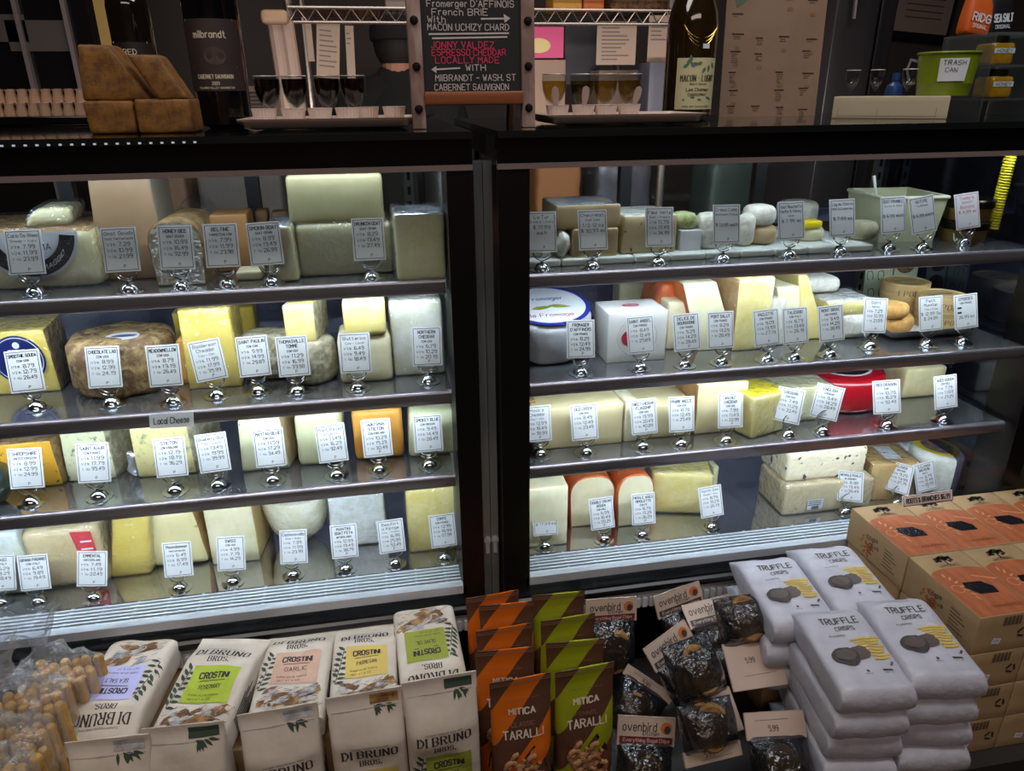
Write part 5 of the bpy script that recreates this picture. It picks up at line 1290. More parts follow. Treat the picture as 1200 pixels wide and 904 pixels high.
kbox(344, 446, 8, 13, 2.33, .25, M('board_orange', (150, 92, 50), rough=.5), 'cutting_board', 'orange-brown wooden board lying on the wire shelf', 'board', z=zsh)
kbox(452, 484, -20, 12, 2.33, .16, M('carton_grey', (140, 122, 112), rough=.6), 'carton', 'grey carton on the wire shelf left of the chalkboard', 'box', z=zsh)
kbox(648, 682, -20, 12, 2.33, .1, M('packet_yellow', (196, 140, 50), rough=.5), 'packet', 'yellow packet on the wire shelf right of the chalkboard', 'packet', z=zsh)
kbox(684, 708, -20, 12, 2.33, .1, M('packet_orange', (190, 100, 40), rough=.5), 'packet', 'orange packet beside the yellow packet on the wire shelf', 'packet', z=zsh)
kbox(716, 788, -20, 12, 2.33, .2, M('wicker', (108, 72, 42), rough=.8, c2=(60, 38, 22), scale=60), 'wicker_basket', 'brown wicker basket on the wire shelf', 'basket', z=zsh)
def sheet(x0, x1, y0, y1, Y, label, m_=paper, name='paper_note', roll=0, lines=6):
    a, b_ = at(x0, y0, Y), at(x1, y1, Y); w2, h2 = b_.x - a.x, a.z - b_.z
    t = MB().box(-w2 / 2, w2 / 2, -.001, .001, -h2, 0).build(name, m_, None, loc=((a.x + b_.x) / 2, Y, a.z), rot=(0, R(roll), 0)); tag(t, label, 'note')
    mb = MB(); S = plane((0, -.0012, 0), (1, 0, 0), (0, 0, 1)); rn = random.Random(int(x0))
    for k in range(lines): line(mb, S, [(-w2 * .38, -h2 * (.15 + .09 * k)), (w2 * rn.uniform(.0, .38), -h2 * (.15 + .09 * k))], .0035)
    if lines: mb.build('writing', M('note_ink', (90, 76, 72)), t, ang=None)
    return t
notem = M('note_paper', (150, 128, 112), rough=.8)
sheet(371, 404, 26, 92, 2.27, 'big handwritten note hanging from the wire shelf left of the cap', notem, roll=6, lines=8)
sheet(404, 419, 30, 92, 2.29, 'second note hanging half behind the big handwritten note', notem, roll=2, lines=3)
sheet(357, 369, 27, 72, 2.28, 'narrow punched strip hanging from the wire shelf', notem, name='paper_strip', lines=0)
sheet(700, 744, 25, 76, 2.27, 'open two-page note hanging from the wire shelf right of chalkboard', notem, lines=9)
sheet(761, 783, 18, 73, 2.27, 'single note hanging at the right end of the wire shelf', notem, lines=5)
sheet(283, 332, 101, 150, 1.46, 'small sheet standing behind the red wine tray', notem, lines=6)
t = sheet(618, 660, 31, 68, 2.27, 'pink card with a pale picture behind the chalkboard post', M('pink_card', (186, 62, 110), rough=.6), name='picture_card', lines=0)
mb = MB(); disc(mb, plane((0, -.0013, 0), (1, 0, 0), (0, 0, 1)), -.02, -.05, .035, .02, 0, 16); mb.build('picture', M('card_picture', (190, 170, 110)), t, ang=None)
kbox(661, 701, 30, 100, 2.6, .1, M('panel_slate', (52, 50, 58), rough=.6), 'wall_cabinet', 'slate grey cabinet seen between pink card and open note', 'cabinet')
kbox(758, 786, 73, 137, 2.2, .1, M('bin_slate', (70, 70, 82), rough=.5), 'slate_bin', 'slate blue bin under the single note at the wire shelf end', 'bin')
kbox(625, 662, 70, 145, 2.5, .12, M('paper_stack', (168, 138, 120), rough=.7), 'paper_bag', 'pale paper bag behind the first white wine glass', 'bag')
kbox(700, 757, 82, 140, 2.5, .12, M('poster_board', (138, 112, 98), rough=.7), 'menu_board', 'pale board behind the white wine glasses', 'board')
for x, lb in ((322, 'left pale tube hanging beside the notes'), (335, 'right pale tube hanging beside the notes')):
    a, b_ = at(x, 25, 2.25), at(x + 16, 130, 2.25)
    tag(MB().tube([a, b_], .02, 10).build('hanging_tube', M('tube_pale', (150, 126, 112), rough=.5), None), lb, 'tube')
p = at(321, 19, 2.2); tag(MB().rbox(.07, .05, .035, .012).build('tape_dispenser', M('dispenser', (160, 128, 100), rough=.5), None, loc=(p.x, 2.2, p.z - .018)), 'small beige holder at the left end of the wire shelf', 'holder')
# right background
kbox(962, 1010, -60, 140, 1.9, .3, M('fridge_side', (34, 31, 33), rough=.4), 'dark_cupboard', 'tall dark cupboard behind the counter right of the poster', 'cupboard', z=0.9)
kbox(1012, 1030, -60, 140, 1.95, .05, M('frame_dark', (26, 24, 26), rough=.4), 'door_post', 'dark upright beside the tall dark cupboard', 'upright', z=.9)
a = at(1001, 0, 1.88); tag(MB().tube([(a.x, 1.88, a.z + .1), (at(1001, 22, 1.88).x, 1.88, at(1001, 22, 1.88).z)], .006, 8).build('door_handle_bar', steel, None), 'short steel bar on the dark cupboard front', 'handle bar')
p = at(1110, 4, 3.6); ft = thing('framed_certificate', 'black framed certificate hanging tilted on the kitchen wall', 'picture', (p.x, 3.77, p.z), (0, R(4), 0))
MB().box(-.19, .19, 0, .02, -.16, .3).build('frame', M('frame_black', (18, 16, 16), rough=.4), ft); MB().box(-.15, .17, -.004, 0, -.12, .28).build('sheet', M('certificate', (150, 132, 124), rough=.7), ft)
mb = MB(); S = plane((0, -.0045, 0), (1, 0, 0), (0, 0, 1))
for k in range(6): line(mb, S, [(-.1, .1 - k * .03), (.12, .1 - k * .03)], .006)
mb.build('print', M('note_ink', (90, 76, 72)), ft, ang=None)
p = at(1035, 73, 1.5); t = thing('spray_bottle', 'small blue plastic bottle behind the green bucket', 'bottle', (p.x, 1.45, ZTOP)); 
MB().lathe([(0, 0), (.016, 0), (.017, .04), (.015, .052), (.006, .06), (.006, .068), (0, .068)], 20).build('body', M('blue_plastic', (40, 70, 120), rough=.3), t)
MB().lathe([(.0075, .062), (.0075, .076), (0, .077)], 16).build('cap', M('blue_plastic'), t)

# back worktop and what stands on it, seen through the top shelf
wt_ = thing('back_worktop', 'steel kitchen worktop behind the cheese cases', 'worktop', (0.2, 2.40, 0))
MB().box(-.75, 2.2, 0, .42, .86, .90).build('top', steel, wt_); MB().box(-.75, 2.2, .03, .40, 0, .86).build('cabinet', M('cabinet_dark', (40, 38, 42), rough=.5), wt_)
bm_ = M('sack_brown', (126, 100, 82), rough=.8, c2=(108, 84, 68), scale=10, bump=.4, bscale=14)
def sack(px, Y, w2, h2, label, name='paper_sack', m_=bm_, cat='bag', txt=None):
    p = at(px, 250, Y); o = MB().rbox(w2, .2, h2, .02, nz=.006, seed=px, k=8).build(name, m_, None, loc=(p.x, Y, .9)); tag(o, label, cat)
    if txt:
        mb = MB(); text(mb, plane((0, -.012, 0), (1, 0, 0), (0, 0, 1)), txt, .05, h2 * .7, .05, 0, wid=w2 * .5); mb.build('lettering', M('sack_ink', (74, 50, 44)), o, ang=None)
sack(950, 2.5, .30, .32, 'brown paper sack seen above the right top shelf', txt='NATURAL')
sack(190, 2.5, .16, .30, 'brown paper sack on the worktop behind the left case, far left')
sack(655, 2.5, .16, .34, 'orange-brown carton on the worktop behind the foil-topped stack', 'carton', M('carton_orange', (150, 96, 58), rough=.7), 'box')
sack(730, 2.5, .2, .30, 'grey steel canister behind the herb-crusted log', 'steel_canister', M('canister', (96, 96, 108), rough=.35, metal=.4), 'canister')
sack(860, 2.55, .2, .28, 'greenish plastic bin behind the white drum cheeses', 'plastic_bin', M('bin_green', (70, 84, 82), rough=.5), 'bin')
sack(285, 2.5, .26, .30, 'grey box on the worktop behind the orange tan slab', 'storage_box', M('storage_grey', (82, 76, 76), rough=.6), 'box')
sack(1140, 2.6, .3, .2, 'wood-brown crate on the worktop at right', 'crate', M('crate_wood', (86, 62, 50), rough=.7), 'crate')
p = at(1120, 215, 2.4); tag(MB().tube([(p.x - .1, 2.62, .9), (p.x - .1, 2.62, 1.14)] + [(p.x - .03 - .07 * math.cos(R(a_)), 2.62 - .0, 1.14 + .07 * math.sin(R(a_))) for a_ in range(10, 171, 20)] + [(p.x + .04, 2.62, 1.08)], .011, 8).build('faucet', chrome, None), 'chrome gooseneck tap behind the right end of the top shelf', 'tap')

# ------------------------------------------------------------------ the person in the kitchen, seen from behind
Yq = 2.95
hc = at(464, 48, Yq)
px_, pz = hc.x, hc.z
per = thing('person', 'person seen from behind in black cap and black shirt, working in the kitchen', 'person', (px_, Yq, 0))
skin = M('skin', (176, 120, 96), rough=.55, sss=.1)
def figure(edges, rads, name, m_, lvl=2):
    me = bpy.data.meshes.new(name); keys = list(rads)
    me.from_pydata([rads[k][0] for k in keys], [(keys.index(a), keys.index(b_)) for a, b_ in edges], [])
    o = bpy.data.objects.new(name, me); col.objects.link(o); o.parent = per
    s = o.modifiers.new('skin', 'SKIN'); sv = me.skin_vertices[0].data if me.skin_vertices else None
    if sv is None:
        import bmesh
        bm = bmesh.new(); bm.from_mesh(me); bm.verts.layers.skin.verify(); bm.to_mesh(me); bm.free(); sv = me.skin_vertices[0].data
    for i, k in enumerate(keys):
        r_ = rads[k][1]; sv[i].radius = r_ if isinstance(r_, tuple) else (r_, r_)
    sv[0].use_root = True
    u = o.modifiers.new('sub', 'SUBSURF'); u.levels = lvl; u.render_levels = lvl
    me.materials.append(m_)
    return o
hz = pz   # head centre height
J = {'pel': ((0, 0, hz - .68), (.15, .10)), 'sp': ((0, .01, hz - .48), (.15, .10)), 'ch': ((0, .02, hz - .30), (.18, .11)), 'nk': ((0, .02, hz - .16), (.06, .06)), 'hd0': ((0, .03, hz - .06), (.062, .068)), 'hd1': ((0, .03, hz + .06), (.07, .085)),
     'hl': ((-.10, 0, hz - .72), .09), 'kl': ((-.11, -.01, hz - 1.10), .062), 'al': ((-.11, .02, hz - 1.48), .045), 'fl': ((-.12, .14, hz - 1.51), .035),
     'hr': ((.10, 0, hz - .72), .09), 'kr': ((.11, -.01, hz - 1.10), .062), 'ar': ((.11, .02, hz - 1.48), .045), 'fr': ((.12, .14, hz - 1.51), .035),
     'sl': ((-.19, .02, hz - .25), .062), 'el': ((-.25, .03, hz - .52), .045), 'wl': ((-.17, .24, hz - .58), .03), 'gl': ((-.14, .32, hz - .58), .028),
     'sr': ((.19, .02, hz - .25), .062), 'er': ((.25, .03, hz - .52), .045), 'wr': ((.17, .24, hz - .58), .03), 'gr': ((.14, .32, hz - .58), .028)}
body = figure([('pel', 'sp'), ('sp', 'ch'), ('ch', 'nk'), ('nk', 'hd0'), ('hd0', 'hd1'), ('pel', 'hl'), ('hl', 'kl'), ('kl', 'al'), ('al', 'fl'), ('pel', 'hr'), ('hr', 'kr'), ('kr', 'ar'), ('ar', 'fr'),
               ('ch', 'sl'), ('sl', 'el'), ('el', 'wl'), ('wl', 'gl'), ('ch', 'sr'), ('sr', 'er'), ('er', 'wr'), ('wr', 'gr')], J, 'body', skin)
Jc = {k: (p_, tuple(x + .03 for x in (r_ if isinstance(r_, tuple) else (r_, r_)))) for k, (p_, r_) in J.items() if k in ('pel', 'sp', 'ch', 'sl', 'sr', 'el', 'er')}
Jc['nk'] = ((0, .015, hz - .085), (.085, .085))
figure([('pel', 'sp'), ('sp', 'ch'), ('ch', 'nk'), ('ch', 'sl'), ('sl', 'el'), ('ch', 'sr'), ('sr', 'er')], Jc, 'shirt', M('shirt_black', (16, 15, 17), rough=.9))
MB().lathe([(.064, -.088), (.074, -.10), (.10, -.15), (.15, -.20), (.19, -.25), (.15, -.28)], 32, sy=.72, c=(0, .02, hz)).build('collar', M('shirt_black', (16, 15, 17), rough=.9), per)
MB().lathe([(.088, .015), (.094, .02), (.094, .05), (.085, .09), (.055, .12), (0, .13)], 32, sy=1.12, c=(0, .03, hz - .015)).build('cap', M('cap_black', (14, 13, 14), rough=.9), per)
MB().lathe([(.0, -.075), (.06, -.075), (.078, -.04), (.084, .0), (.084, .02)], 28, a0=180, a1=360, sy=1.1, c=(0, .03, hz)).build('hair', M('hair_dark', (30, 22, 18), rough=.7), per)
for sx in (-1, 1):
    MB().grid(lambda u, v: V((sx * (.078 + .012 * math.sin(v * math.pi)), .03 + .02 * math.cos(u * 2 * math.pi) * math.sin(v * math.pi), hz - .015 + .032 * math.cos(v * math.pi))), 10, 8, wrap=True).build('ear', skin, per)

# ------------------------------------------------------------------ goods on the front ledge
ZL = 0.47
lt = thing('front_ledge', 'dark low ledge along the front of the cheese cases carrying the packaged goods', 'ledge', (0.1, .66, 0))
MB().box(-1.1, 1.35, 0, .315, ZL - .025, ZL).build('top', M('ledge_top', (44, 38, 34), rough=.6), lt)
MB().box(-1.08, 1.33, .02, .31, 0, ZL - .025).build('plinth', blackm, lt)
kraftb = M('kraft_board', (176, 144, 104), rough=.75, c2=(164, 132, 92), scale=10)
def carton(x0, x1, y0, y1, z0, z1, label, name='cardboard_tray'):
    o = MB().rbox(x1 - x0, y1 - y0, z1 - z0, .002).build(name, kraftb, None, loc=((x0 + x1) / 2, y0, z0)); return tag(o, label, 'carton')

def bag_shape(W_, H_, D_, seed, n=5.0, style='gusset', amp=.002, kk=24):
    def dep(v):
        t = v / H_
        if style == 'gusset':
            if t < .05: return D_ * (.86 + .14 * t / .05)
            if t < .70: return D_
            return max(.0022, D_ * (1 - ((t - .70) / .26)) ) if t < .96 else .0022
        if style == 'stand':
            if t < .04: return D_ * (.9 + .1 * t / .04)
            return max(.002, D_ * (1 - max(0, (t - .25) / .66) ** 1.6)) if t < .91 else .002
        if style == 'brick':
            if t < .06: return D_ * (.45 + .55 * (t / .06) ** .5)
            return D_ if t < .80 else max(.003, D_ * (1 - ((t - .80) / .2) ** 1.7))
        e = abs(2 * t - 1); return max(.002, D_ * (1 - e ** 2.6 * 1.05))
    def wid(v):
        t = v / H_
        if style == 'pillow': return W_ * (1 - .05 * (1 - abs(2 * t - 1) ** 3))
        return W_ * (1 + (.02 if t > .9 else 0))
    def nzf(x, y, z):
        q = V((x * kk + seed * 3.1, z * kk, y * kk * .6 + seed))
        return amp * (noise.noise(q) + .5 * noise.noise(q * 2.3 + V((5, 1, 2))))
    def pt(x, ys, v):
        w2 = wid(v) / 2; u = max(-1, min(1, x / w2)); d2 = dep(v) / 2
        y = ys * d2 * max(0.0, 1 - abs(u) ** n) ** (1 / n)
        k = min(1, d2 / (D_ * .25))
        return V((x, y + ys * nzf(x, ys, v) * (.25 + .75 * k) * (1 - abs(u) ** 6), v))
    def front(u, v, e=0.0): return pt(u, -1, v) + V((0, -.0007 - e, 0))
    def mesh():
        mb = MB(); nu, nv = 30, 34
        us = [-math.cos(math.pi * i / nu) for i in range(nu + 1)]
        us = [math.copysign(abs(u) ** .8, u) for u in us]
        for ys in (-1, 1):
            o = len(mb.v)
            for i in range(nu + 1):
                for j in range(nv + 1):
                    v = H_ * j / nv; mb.v.append(pt(us[i] * wid(v) / 2, ys, v))
            for i in range(nu):
                for j in range(nv):
                    f = (o + i * (nv + 1) + j, o + (i + 1) * (nv + 1) + j, o + (i + 1) * (nv + 1) + j + 1, o + i * (nv + 1) + j + 1)
                    mb.f.append(f if ys < 0 else f[::-1]); mb.m.append(0)
        ns = (nu + 1) * (nv + 1)
        for j, fl in ((0, True), (nv, False)):
            lp = [i * (nv + 1) + j for i in range(nu + 1)] + [ns + i * (nv + 1) + j for i in range(nu, -1, -1)]
            mb.f.append(tuple(lp[::-1]) if fl else tuple(lp)); mb.m.append(0)
        return mb
    return mesh, front
LAY = Matrix.Rotation(R(-90), 4, 'X')
bagpaper = M('bag_paper', (216, 204, 190), rough=.75, c2=(206, 192, 176), scale=14, bump=.35, bscale=22)
dbink = M('bag_ink', (52, 46, 46), rough=.8)
leafm = M('bag_leaf', (58, 72, 60), rough=.8)
tanpr = M('bag_crostini', (176, 136, 88), rough=.8, c2=(120, 84, 48), scale=60)
greypr = M('bag_sketch', (150, 146, 150), rough=.8, c2=(196, 192, 190), scale=50)
FL_ = {'purple': ((186, 186, 232), 'SEA SALT'), 'rosemary': ((170, 188, 52), 'ROSEMARY'), 'garlic': ((208, 168, 146), 'GARLIC'), 'parmesan': ((216, 188, 100), 'PARMESAN'), 'olive': ((146, 154, 52), 'OLIVE OIL')}
def crostini(kind, mtx, label, front_row=False, W_=.104, H_=.185, D_=.052, seed=1):
    mesh, S = bag_shape(W_, H_, D_, seed, amp=.005, kk=17)
    t = thing('crostini_bag', label, 'crostini bag', group='crostini paper bags'); t.matrix_world = mtx
    mesh().build('bag', bagpaper, t, ang=50)
    top = H_ - (.050 if front_row else .012)
    c_, flav = FL_[kind]
    lm = M('label_' + kind, c_, rough=.7)
    mb = MB()
    text(mb, S, 'DI BRUNO', 0, top - .030, .0125, 0, wid=W_ * .72, serif=True, wt=.2)
    text(mb, S, 'BROS.', 0, top - .046, .0085, 0, wid=W_ * .28, serif=True, wt=.19)
    text(mb, S, 'CULINARY PIONEERS SINCE 1939', 0, top - .0195, .0022, 0, wid=W_ * .5)
    # sprig and window sketches
    lx, ly = -W_ * .42, top - .125
    line(mb, S, [(lx, ly), (lx + .006, ly + .03), (lx + .012, ly + .065)], .0012, 1)
    rn = random.Random(seed)
    for k in range(14):
        f_ = k / 14; leaf(mb, S, lx + .012 * f_, ly + .065 * f_, R(60 + (70 if k % 2 else -60) + rn.uniform(-15, 15)), .014, .005, 1, .0002)
    poly(mb, S, [(-W_ * .30, top - .150), (-W_ * .05, top - .140), (W_ * .2, top - .128), (W_ * .38, top - .118), (W_ * .36, top - .136), (W_ * .1, top - .152), (-W_ * .2, top - .160)], 2)
    for k in range(5): leaf(mb, S, -W_ * .28 + k * .014, top - .156 + k * .006, R(20 + rn.uniform(-12, 12)), .026, .012, 3 if k % 2 else 2, .0004 + k * .0001)
    for k in range(16):
        leaf(mb, S, rn.uniform(-W_ * .40, W_ * .22), top - rn.uniform(.130, .162), R(rn.uniform(-20, 50)), rn.uniform(.014, .026), rn.uniform(.007, .012), (2, 3, 3, 4)[k % 4], .0005 + k * .00004)
    for k in range(46):
        u, v = rn.uniform(-W_ * .42, W_ * .42), top - rn.uniform(.126, .166); line(mb, S, [(u, v), (u + rn.uniform(.004, .012), v + rn.uniform(-.003, .006))], .0006, 0, .0014)
    if front_row:
        rect(mb, S, W_ * .06, W_ * .44, H_ - .018, H_ - .004, 1 if kind in ('rosemary', 'olive') else (2 if kind == 'parmesan' else 3), n=4)
        for k in range(8): leaf(mb, S, W_ * .2 + rn.uniform(-.012, .012), H_ - .020, R(-100 + k * 12), .014, .004, 1)
        rect(mb, S, -W_ * .45, W_ * .45, H_ - .0225, H_ - .0215, 3, n=4)
    mb.build('print', [dbink, leafm, tanpr, greypr, M('bag_brown', (124, 92, 62), rough=.8)], t, ang=None)
    mb = MB(); v0, v1 = top - .118, top - .058
    rect(mb, S, -W_ * .27, W_ * .36, v0, v1, 0, n=8, e=.0004)
    lb = mb.build('label', lm, t, ang=None)
    mb = MB(); S2 = lambda u, v, e=0.0: S(u, v, .0009)
    cu = W_ * .045
    text(mb, S2, 'CROSTINI', cu, v1 - .016, .0085, 0, wid=W_ * .40, wt=.22)
    line(mb, S2, [(cu - W_ * .18, v1 - .0245), (cu + W_ * .18, v1 - .0245)], .0012)
    text(mb, S2, flav, cu, v1 - .034, .0065, 0, wid=W_ * .3, wt=.12)
    text(mb, S2, 'Italian style toasts', cu - .004, v1 - .047, .003, 0, wid=W_ * .4); text(mb, S2, 'NET WT 6 OZ', cu - .008, v1 - .054, .0026, 0, wid=W_ * .3)
    mb.build('lettering', dbink, lb, ang=None)
    mb = MB()
    for k in range(9): mb.box(W_ / 2 + .0004, W_ / 2 + .0012, -D_ * .30 + k * .004, -D_ * .30 + k * .004 + .0008, H_ * .2, H_ * (.2 + .25 + .06 * (k % 3)))
    mb.build('side_print', dbink, t, ang=None)
    return t
TR = Matrix.Translation
def lie(x, y, z, yaw, tilt=0, flip=False, roll=0):
    """a bag on its back: its lower end at (x, y), its top end further back"""
    return TR((x, y, z)) @ Matrix.Rotation(R(yaw), 4, 'Z') @ Matrix.Rotation(R(tilt), 4, 'X') @ LAY @ (TR((0, 0, .18)) @ Matrix.Rotation(math.pi, 4, 'Y') if flip else Matrix.Identity(4)) @ Matrix.Rotation(R(roll), 4, 'Z')
carton(-.47, .055, .795, .975, ZL, .585, 'open kraft carton under the back row of crostini bags')
crostini('purple', lie(-.428, .800, .612, -8, 3, True), 'upside-down crostini bag with lavender label, leftmost of the back row', seed=3)
crostini('rosemary', lie(-.300, .768, .622, -12, 8), 'crostini bag with lime green rosemary label in the back row', seed=4)
crostini('garlic', lie(-.178, .792, .612, -4, 4), 'crostini bag with pink garlic label in the back row', seed=5)
crostini('parmesan', lie(-.072, .785, .612, -1, 4), 'crostini bag with yellow parmesan label lying in the back row', seed=6, W_=.096)
crostini('olive', lie(.030, .790, .612, 2, 4, True), 'upside-down crostini bag with olive green label at right of back row', seed=7, W_=.098)
for kind, px, py, lb, sd in (('purple', 124, 868, 'leftmost front crostini bag, lowest, mostly cut off by the bottom edge', 11), ('rosemary', 213, 852, 'front crostini bag with dark sprig on its top flap', 12),
                             ('garlic', 325, 833, 'front crostini bag with sketched garlic bulb on its top flap', 13), ('parmesan', 427, 814, 'front crostini bag with tan patch on its top flap and yellow label', 14),
                             ('olive', 515, 796, 'front crostini bag with olive sprig and green label, right end', 15)):
    q = atY(px, py, .752)
    crostini(kind, TR((q.x, .748, ZL)) @ Matrix.Rotation(R(-3 if px < 300 else 2), 4, 'Z') @ Matrix.Rotation(R(-2), 4, 'X'), lb, True, W_=.098, H_=q.z - ZL, D_=.05, seed=sd)

# taralli bags
def stripes(name, c, base=(92, 60, 44)):
    mt = M(name, base, rough=.42, c2=base, scale=1)
    nt = mt.node_tree; N = nt.nodes; L = nt.links; b = N['Principled BSDF']
    tc = N.new('ShaderNodeTexCoord'); sp = N.new('ShaderNodeSeparateXYZ'); L.new(tc.outputs['Object'], sp.inputs[0])
    m1 = N.new('ShaderNodeMath'); m1.operation = 'MULTIPLY_ADD'; m1.inputs[1].default_value = -1.35; L.new(sp.outputs[0], m1.inputs[0]); L.new(sp.outputs[2], m1.inputs[2])
    m2 = N.new('ShaderNodeMath'); m2.operation = 'MULTIPLY_ADD'; m2.inputs[1].default_value = 1 / .122; m2.inputs[2].default_value = .13; L.new(m1.outputs[0], m2.inputs[0])
    m3 = N.new('ShaderNodeMath'); m3.operation = 'FRACT'; L.new(m2.outputs[0], m3.inputs[0])
    m4 = N.new('ShaderNodeMath'); m4.operation = 'GREATER_THAN'; m4.inputs[1].default_value = .52; L.new(m3.outputs[0], m4.inputs[0])
    mx = N.new('ShaderNodeMix'); mx.data_type = 'RGBA'; mx.inputs[6].default_value = lin(base); mx.inputs[7].default_value = lin(c); L.new(m4.outputs[0], mx.inputs[0]); L.new(mx.outputs[2], b.inputs['Base Color'])
    return mt
stO, stG = stripes('stripe_orange', (214, 106, 22)), stripes('stripe_green', (150, 156, 24))
biscuit = M('taralli_biscuit', (176, 128, 92), rough=.6, c2=(150, 100, 66), scale=40)
def taralli(green, first=[None, None]):
    mesh, S = bag_shape(.084, .216, .046, 21 + green, n=3.2, style='stand', amp=.003, kk=26)
    t = thing('taralli_bag', '', 'taralli bag', group='striped green taralli bags' if green else 'striped orange taralli bags')
    mesh().build('bag', stG if green else stO, t, ang=60)
    mb = MB()
    text(mb, S, 'MITICA', 0, .166, .0085, 0, wid=.036, wt=.24); text(mb, S, 'FENNEL' if green else 'CLASSIC', 0, .147, .006, 1, wid=.032); text(mb, S, 'TARALLI', 0, .132, .012, 0, wid=.056, wt=.17)
    text(mb, S, 'TASTE THE ITALIAN SNACK', 0, .1835, .002, 1, wid=.05); rect(mb, S, -.042, .042, .2085, .2098, 1, n=8); rect(mb, S, -.042, .042, .2120, .2130, 1, n=8)
    mb.build('print', [M('print_cream2', (226, 208, 190), rough=.6), M('print_dim', (150, 116, 92), rough=.6)], t, ang=None)
    mb = MB(); poly(mb, S, [(-.030, .02), (.028, .02), (.036, .05), (.030, .085), (.014, .112), (.004, .10), (-.012, .072), (-.026, .048)], 0)
    wn = mb.build('window', M('window_dark', (40, 26, 20), rough=.2, coat=1.0), t, ang=None)
    rn = random.Random(3)
    for k in range(13):
        u = -.02 + .045 * rn.random(); v = .03 + .062 * rn.random()
        c = S(u, v); a0 = rn.uniform(0, 3.1)
        pts = [c + V((.0085 * math.cos(a0 + R(a)), -.0005 - .001 * (k % 3), .011 * math.sin(a0 + R(a)))) for a in range(0, 300, 25)]
        MB().tube(pts, .0035, 8).build('biscuit', biscuit, wn)
    return t
def taralli_row(green, spots):
    src = None
    for i, (px, py) in enumerate(spots):
        q = atZ(px, py, .688)
        lb = '%s striped taralli bag, %s in its row' % ('green' if green else 'orange', ('foremost', 'second from the front', 'third from the front', 'fourth from the front', 'rearmost')[i] if i < 4 or not green else 'rearmost')
        if green and i == 3: lb = 'green striped taralli bag, rearmost in its row'
        rt = (R(-1.5), 0, R((3, -4, 2, -3, 4)[i]))
        if src is None: src = taralli(green); o = src; o.location = (q.x, q.y, ZL); o.rotation_euler = rt
        else: o = dup(src, (q.x, q.y, ZL), rt)
        o['label'] = lb
taralli_row(0, [(611, 797), (592, 763), (592, 737), (594, 709), (578, 698)])
taralli_row(1, [(687, 784), (675, 753), (667, 725), (655, 697)])

# bagel chip packs
chipm = M('bagel_chip', (150, 114, 60), rough=.7, c2=(120, 82, 40), scale=60, c3=(60, 44, 30), scale3=50, lo3=.6, hi3=.66, bump=.5, bscale=70)
packf = thin('pack_film', (150, 150, 158), rough=.09, bump=1.0, bscale=40, white=.02, ior=1.6)
cardk = M('card_kraft', (196, 172, 156), rough=.7)
def chip_pack(px, py, Y, yaw, lean, roll, label, back=False, W_=.088, hh=.042, L_=.105, D_=.062, text2='Everything Bagel Chips', seed=1, red=True):
    q = atY(px, py, Y)
    t = thing('bagel_chip_pack', label, 'bagel chip pack', group='bagel chip packs')
    t.matrix_world = TR(q) @ Matrix.Rotation(R(yaw), 4, 'Z') @ Matrix.Rotation(R(-lean), 4, 'X') @ Matrix.Rotation(R(roll), 4, 'Y')
    cd = MB().box(-W_ / 2, W_ / 2, -.0022, -.0014, -hh / 2, hh / 2).box(-W_ / 2, W_ / 2, .0014, .0022, -hh / 2, hh / 2).box(-W_ / 2, W_ / 2, -.0022, .0022, hh / 2 - .0006, hh / 2).build('header_card', cardk, t)
    mb = MB(); S = plane((0, -.0024, 0), (1, 0, 0), (0, 0, 1))
    if back:
        text(mb, S, '5.99', -.004 if roll < 90 else .006, -hh * .1, .007, 0, wid=.014, rot=math.pi if abs(roll) > 90 else 0); line(mb, S, [(-.03, hh * .2), (.02, hh * .22)], .0005, 0)
    else:
        text(mb, S, 'ovenbird', -W_ * .12, hh * .16, .0125, 0, wid=W_ * .58, wt=.11); text(mb, S, 'kitchen', W_ * .08, -hh * .06, .006, 0, wid=W_ * .28, wt=.12)
        disc(mb, S, W_ * .34, hh * .14, .0085, .0085, 1, 20); disc(mb, S, W_ * .36, hh * .08, .005, .006, 0, 14, e=.0003)
        rect(mb, S, -W_ * .46, W_ * .46, -hh * .42, -hh * .18, 2 if red else 0); text(mb, lambda u, v, e=0: S(u, v, .0004), text2, 0, -hh * .30, .0048, 3, wid=W_ * .8, wt=.2)
    mb.build('print', [M('oven_ink', (70, 60, 58)), M('oven_orange', (206, 110, 50)), M('oven_red', (112, 34, 40)), cardk], cd, ang=None)
    rn = random.Random(seed)
    mesh, _S = bag_shape(W_ * .96, L_, D_, seed, n=2.6, style='pillow', amp=.006, kk=30)
    b_ = mesh(); b_.v = [V((v.x, v.y, v.z - L_ - hh / 2 + .006)) for v in b_.v]
    b_.build('film', packf, t, ang=60)
    for k in range(6):
        zc = -hh / 2 + .006 - L_ * (.36 if k < 3 else .66)
        c = MB().lathe([(0, 0), (.020, 0), (.0232, .003), (.0232, .007), (.020, .010), (0, .010)], 24)
        c.v = [v + noise.noise_vector(v * 60 + V((k, seed, 0))) * .002 for v in c.v]
        c.xf(TR((rn.uniform(-.008, .008), -.0085 + (k % 3) * .0125, zc)) @ Matrix.Rotation(R(90 + rn.uniform(-8, 8)), 4, 'X') @ Matrix.Rotation(R(rn.uniform(-10, 10)), 4, 'Y'))
        c.build('bagel_chip', chipm, t)
    return t
chip_pack(716, 715, .945, -2, 14, 2, 'bagel chip pack with upright header at the back left, red strip', seed=2)
chip_pack(795, 703, .955, 4, 18, -10, 'bagel chip pack standing at the back, header partly covered, dark strip', seed=3, red=False)
chip_pack(832, 717, .925, -8, 58, -12, 'bagel chip pack with bright header facing up at back right', seed=4, red=False)
chip_pack(785, 757, .875, 10, 34, -18, 'bagel chip pack with header tilted anticlockwise in the middle', seed=5, red=False)
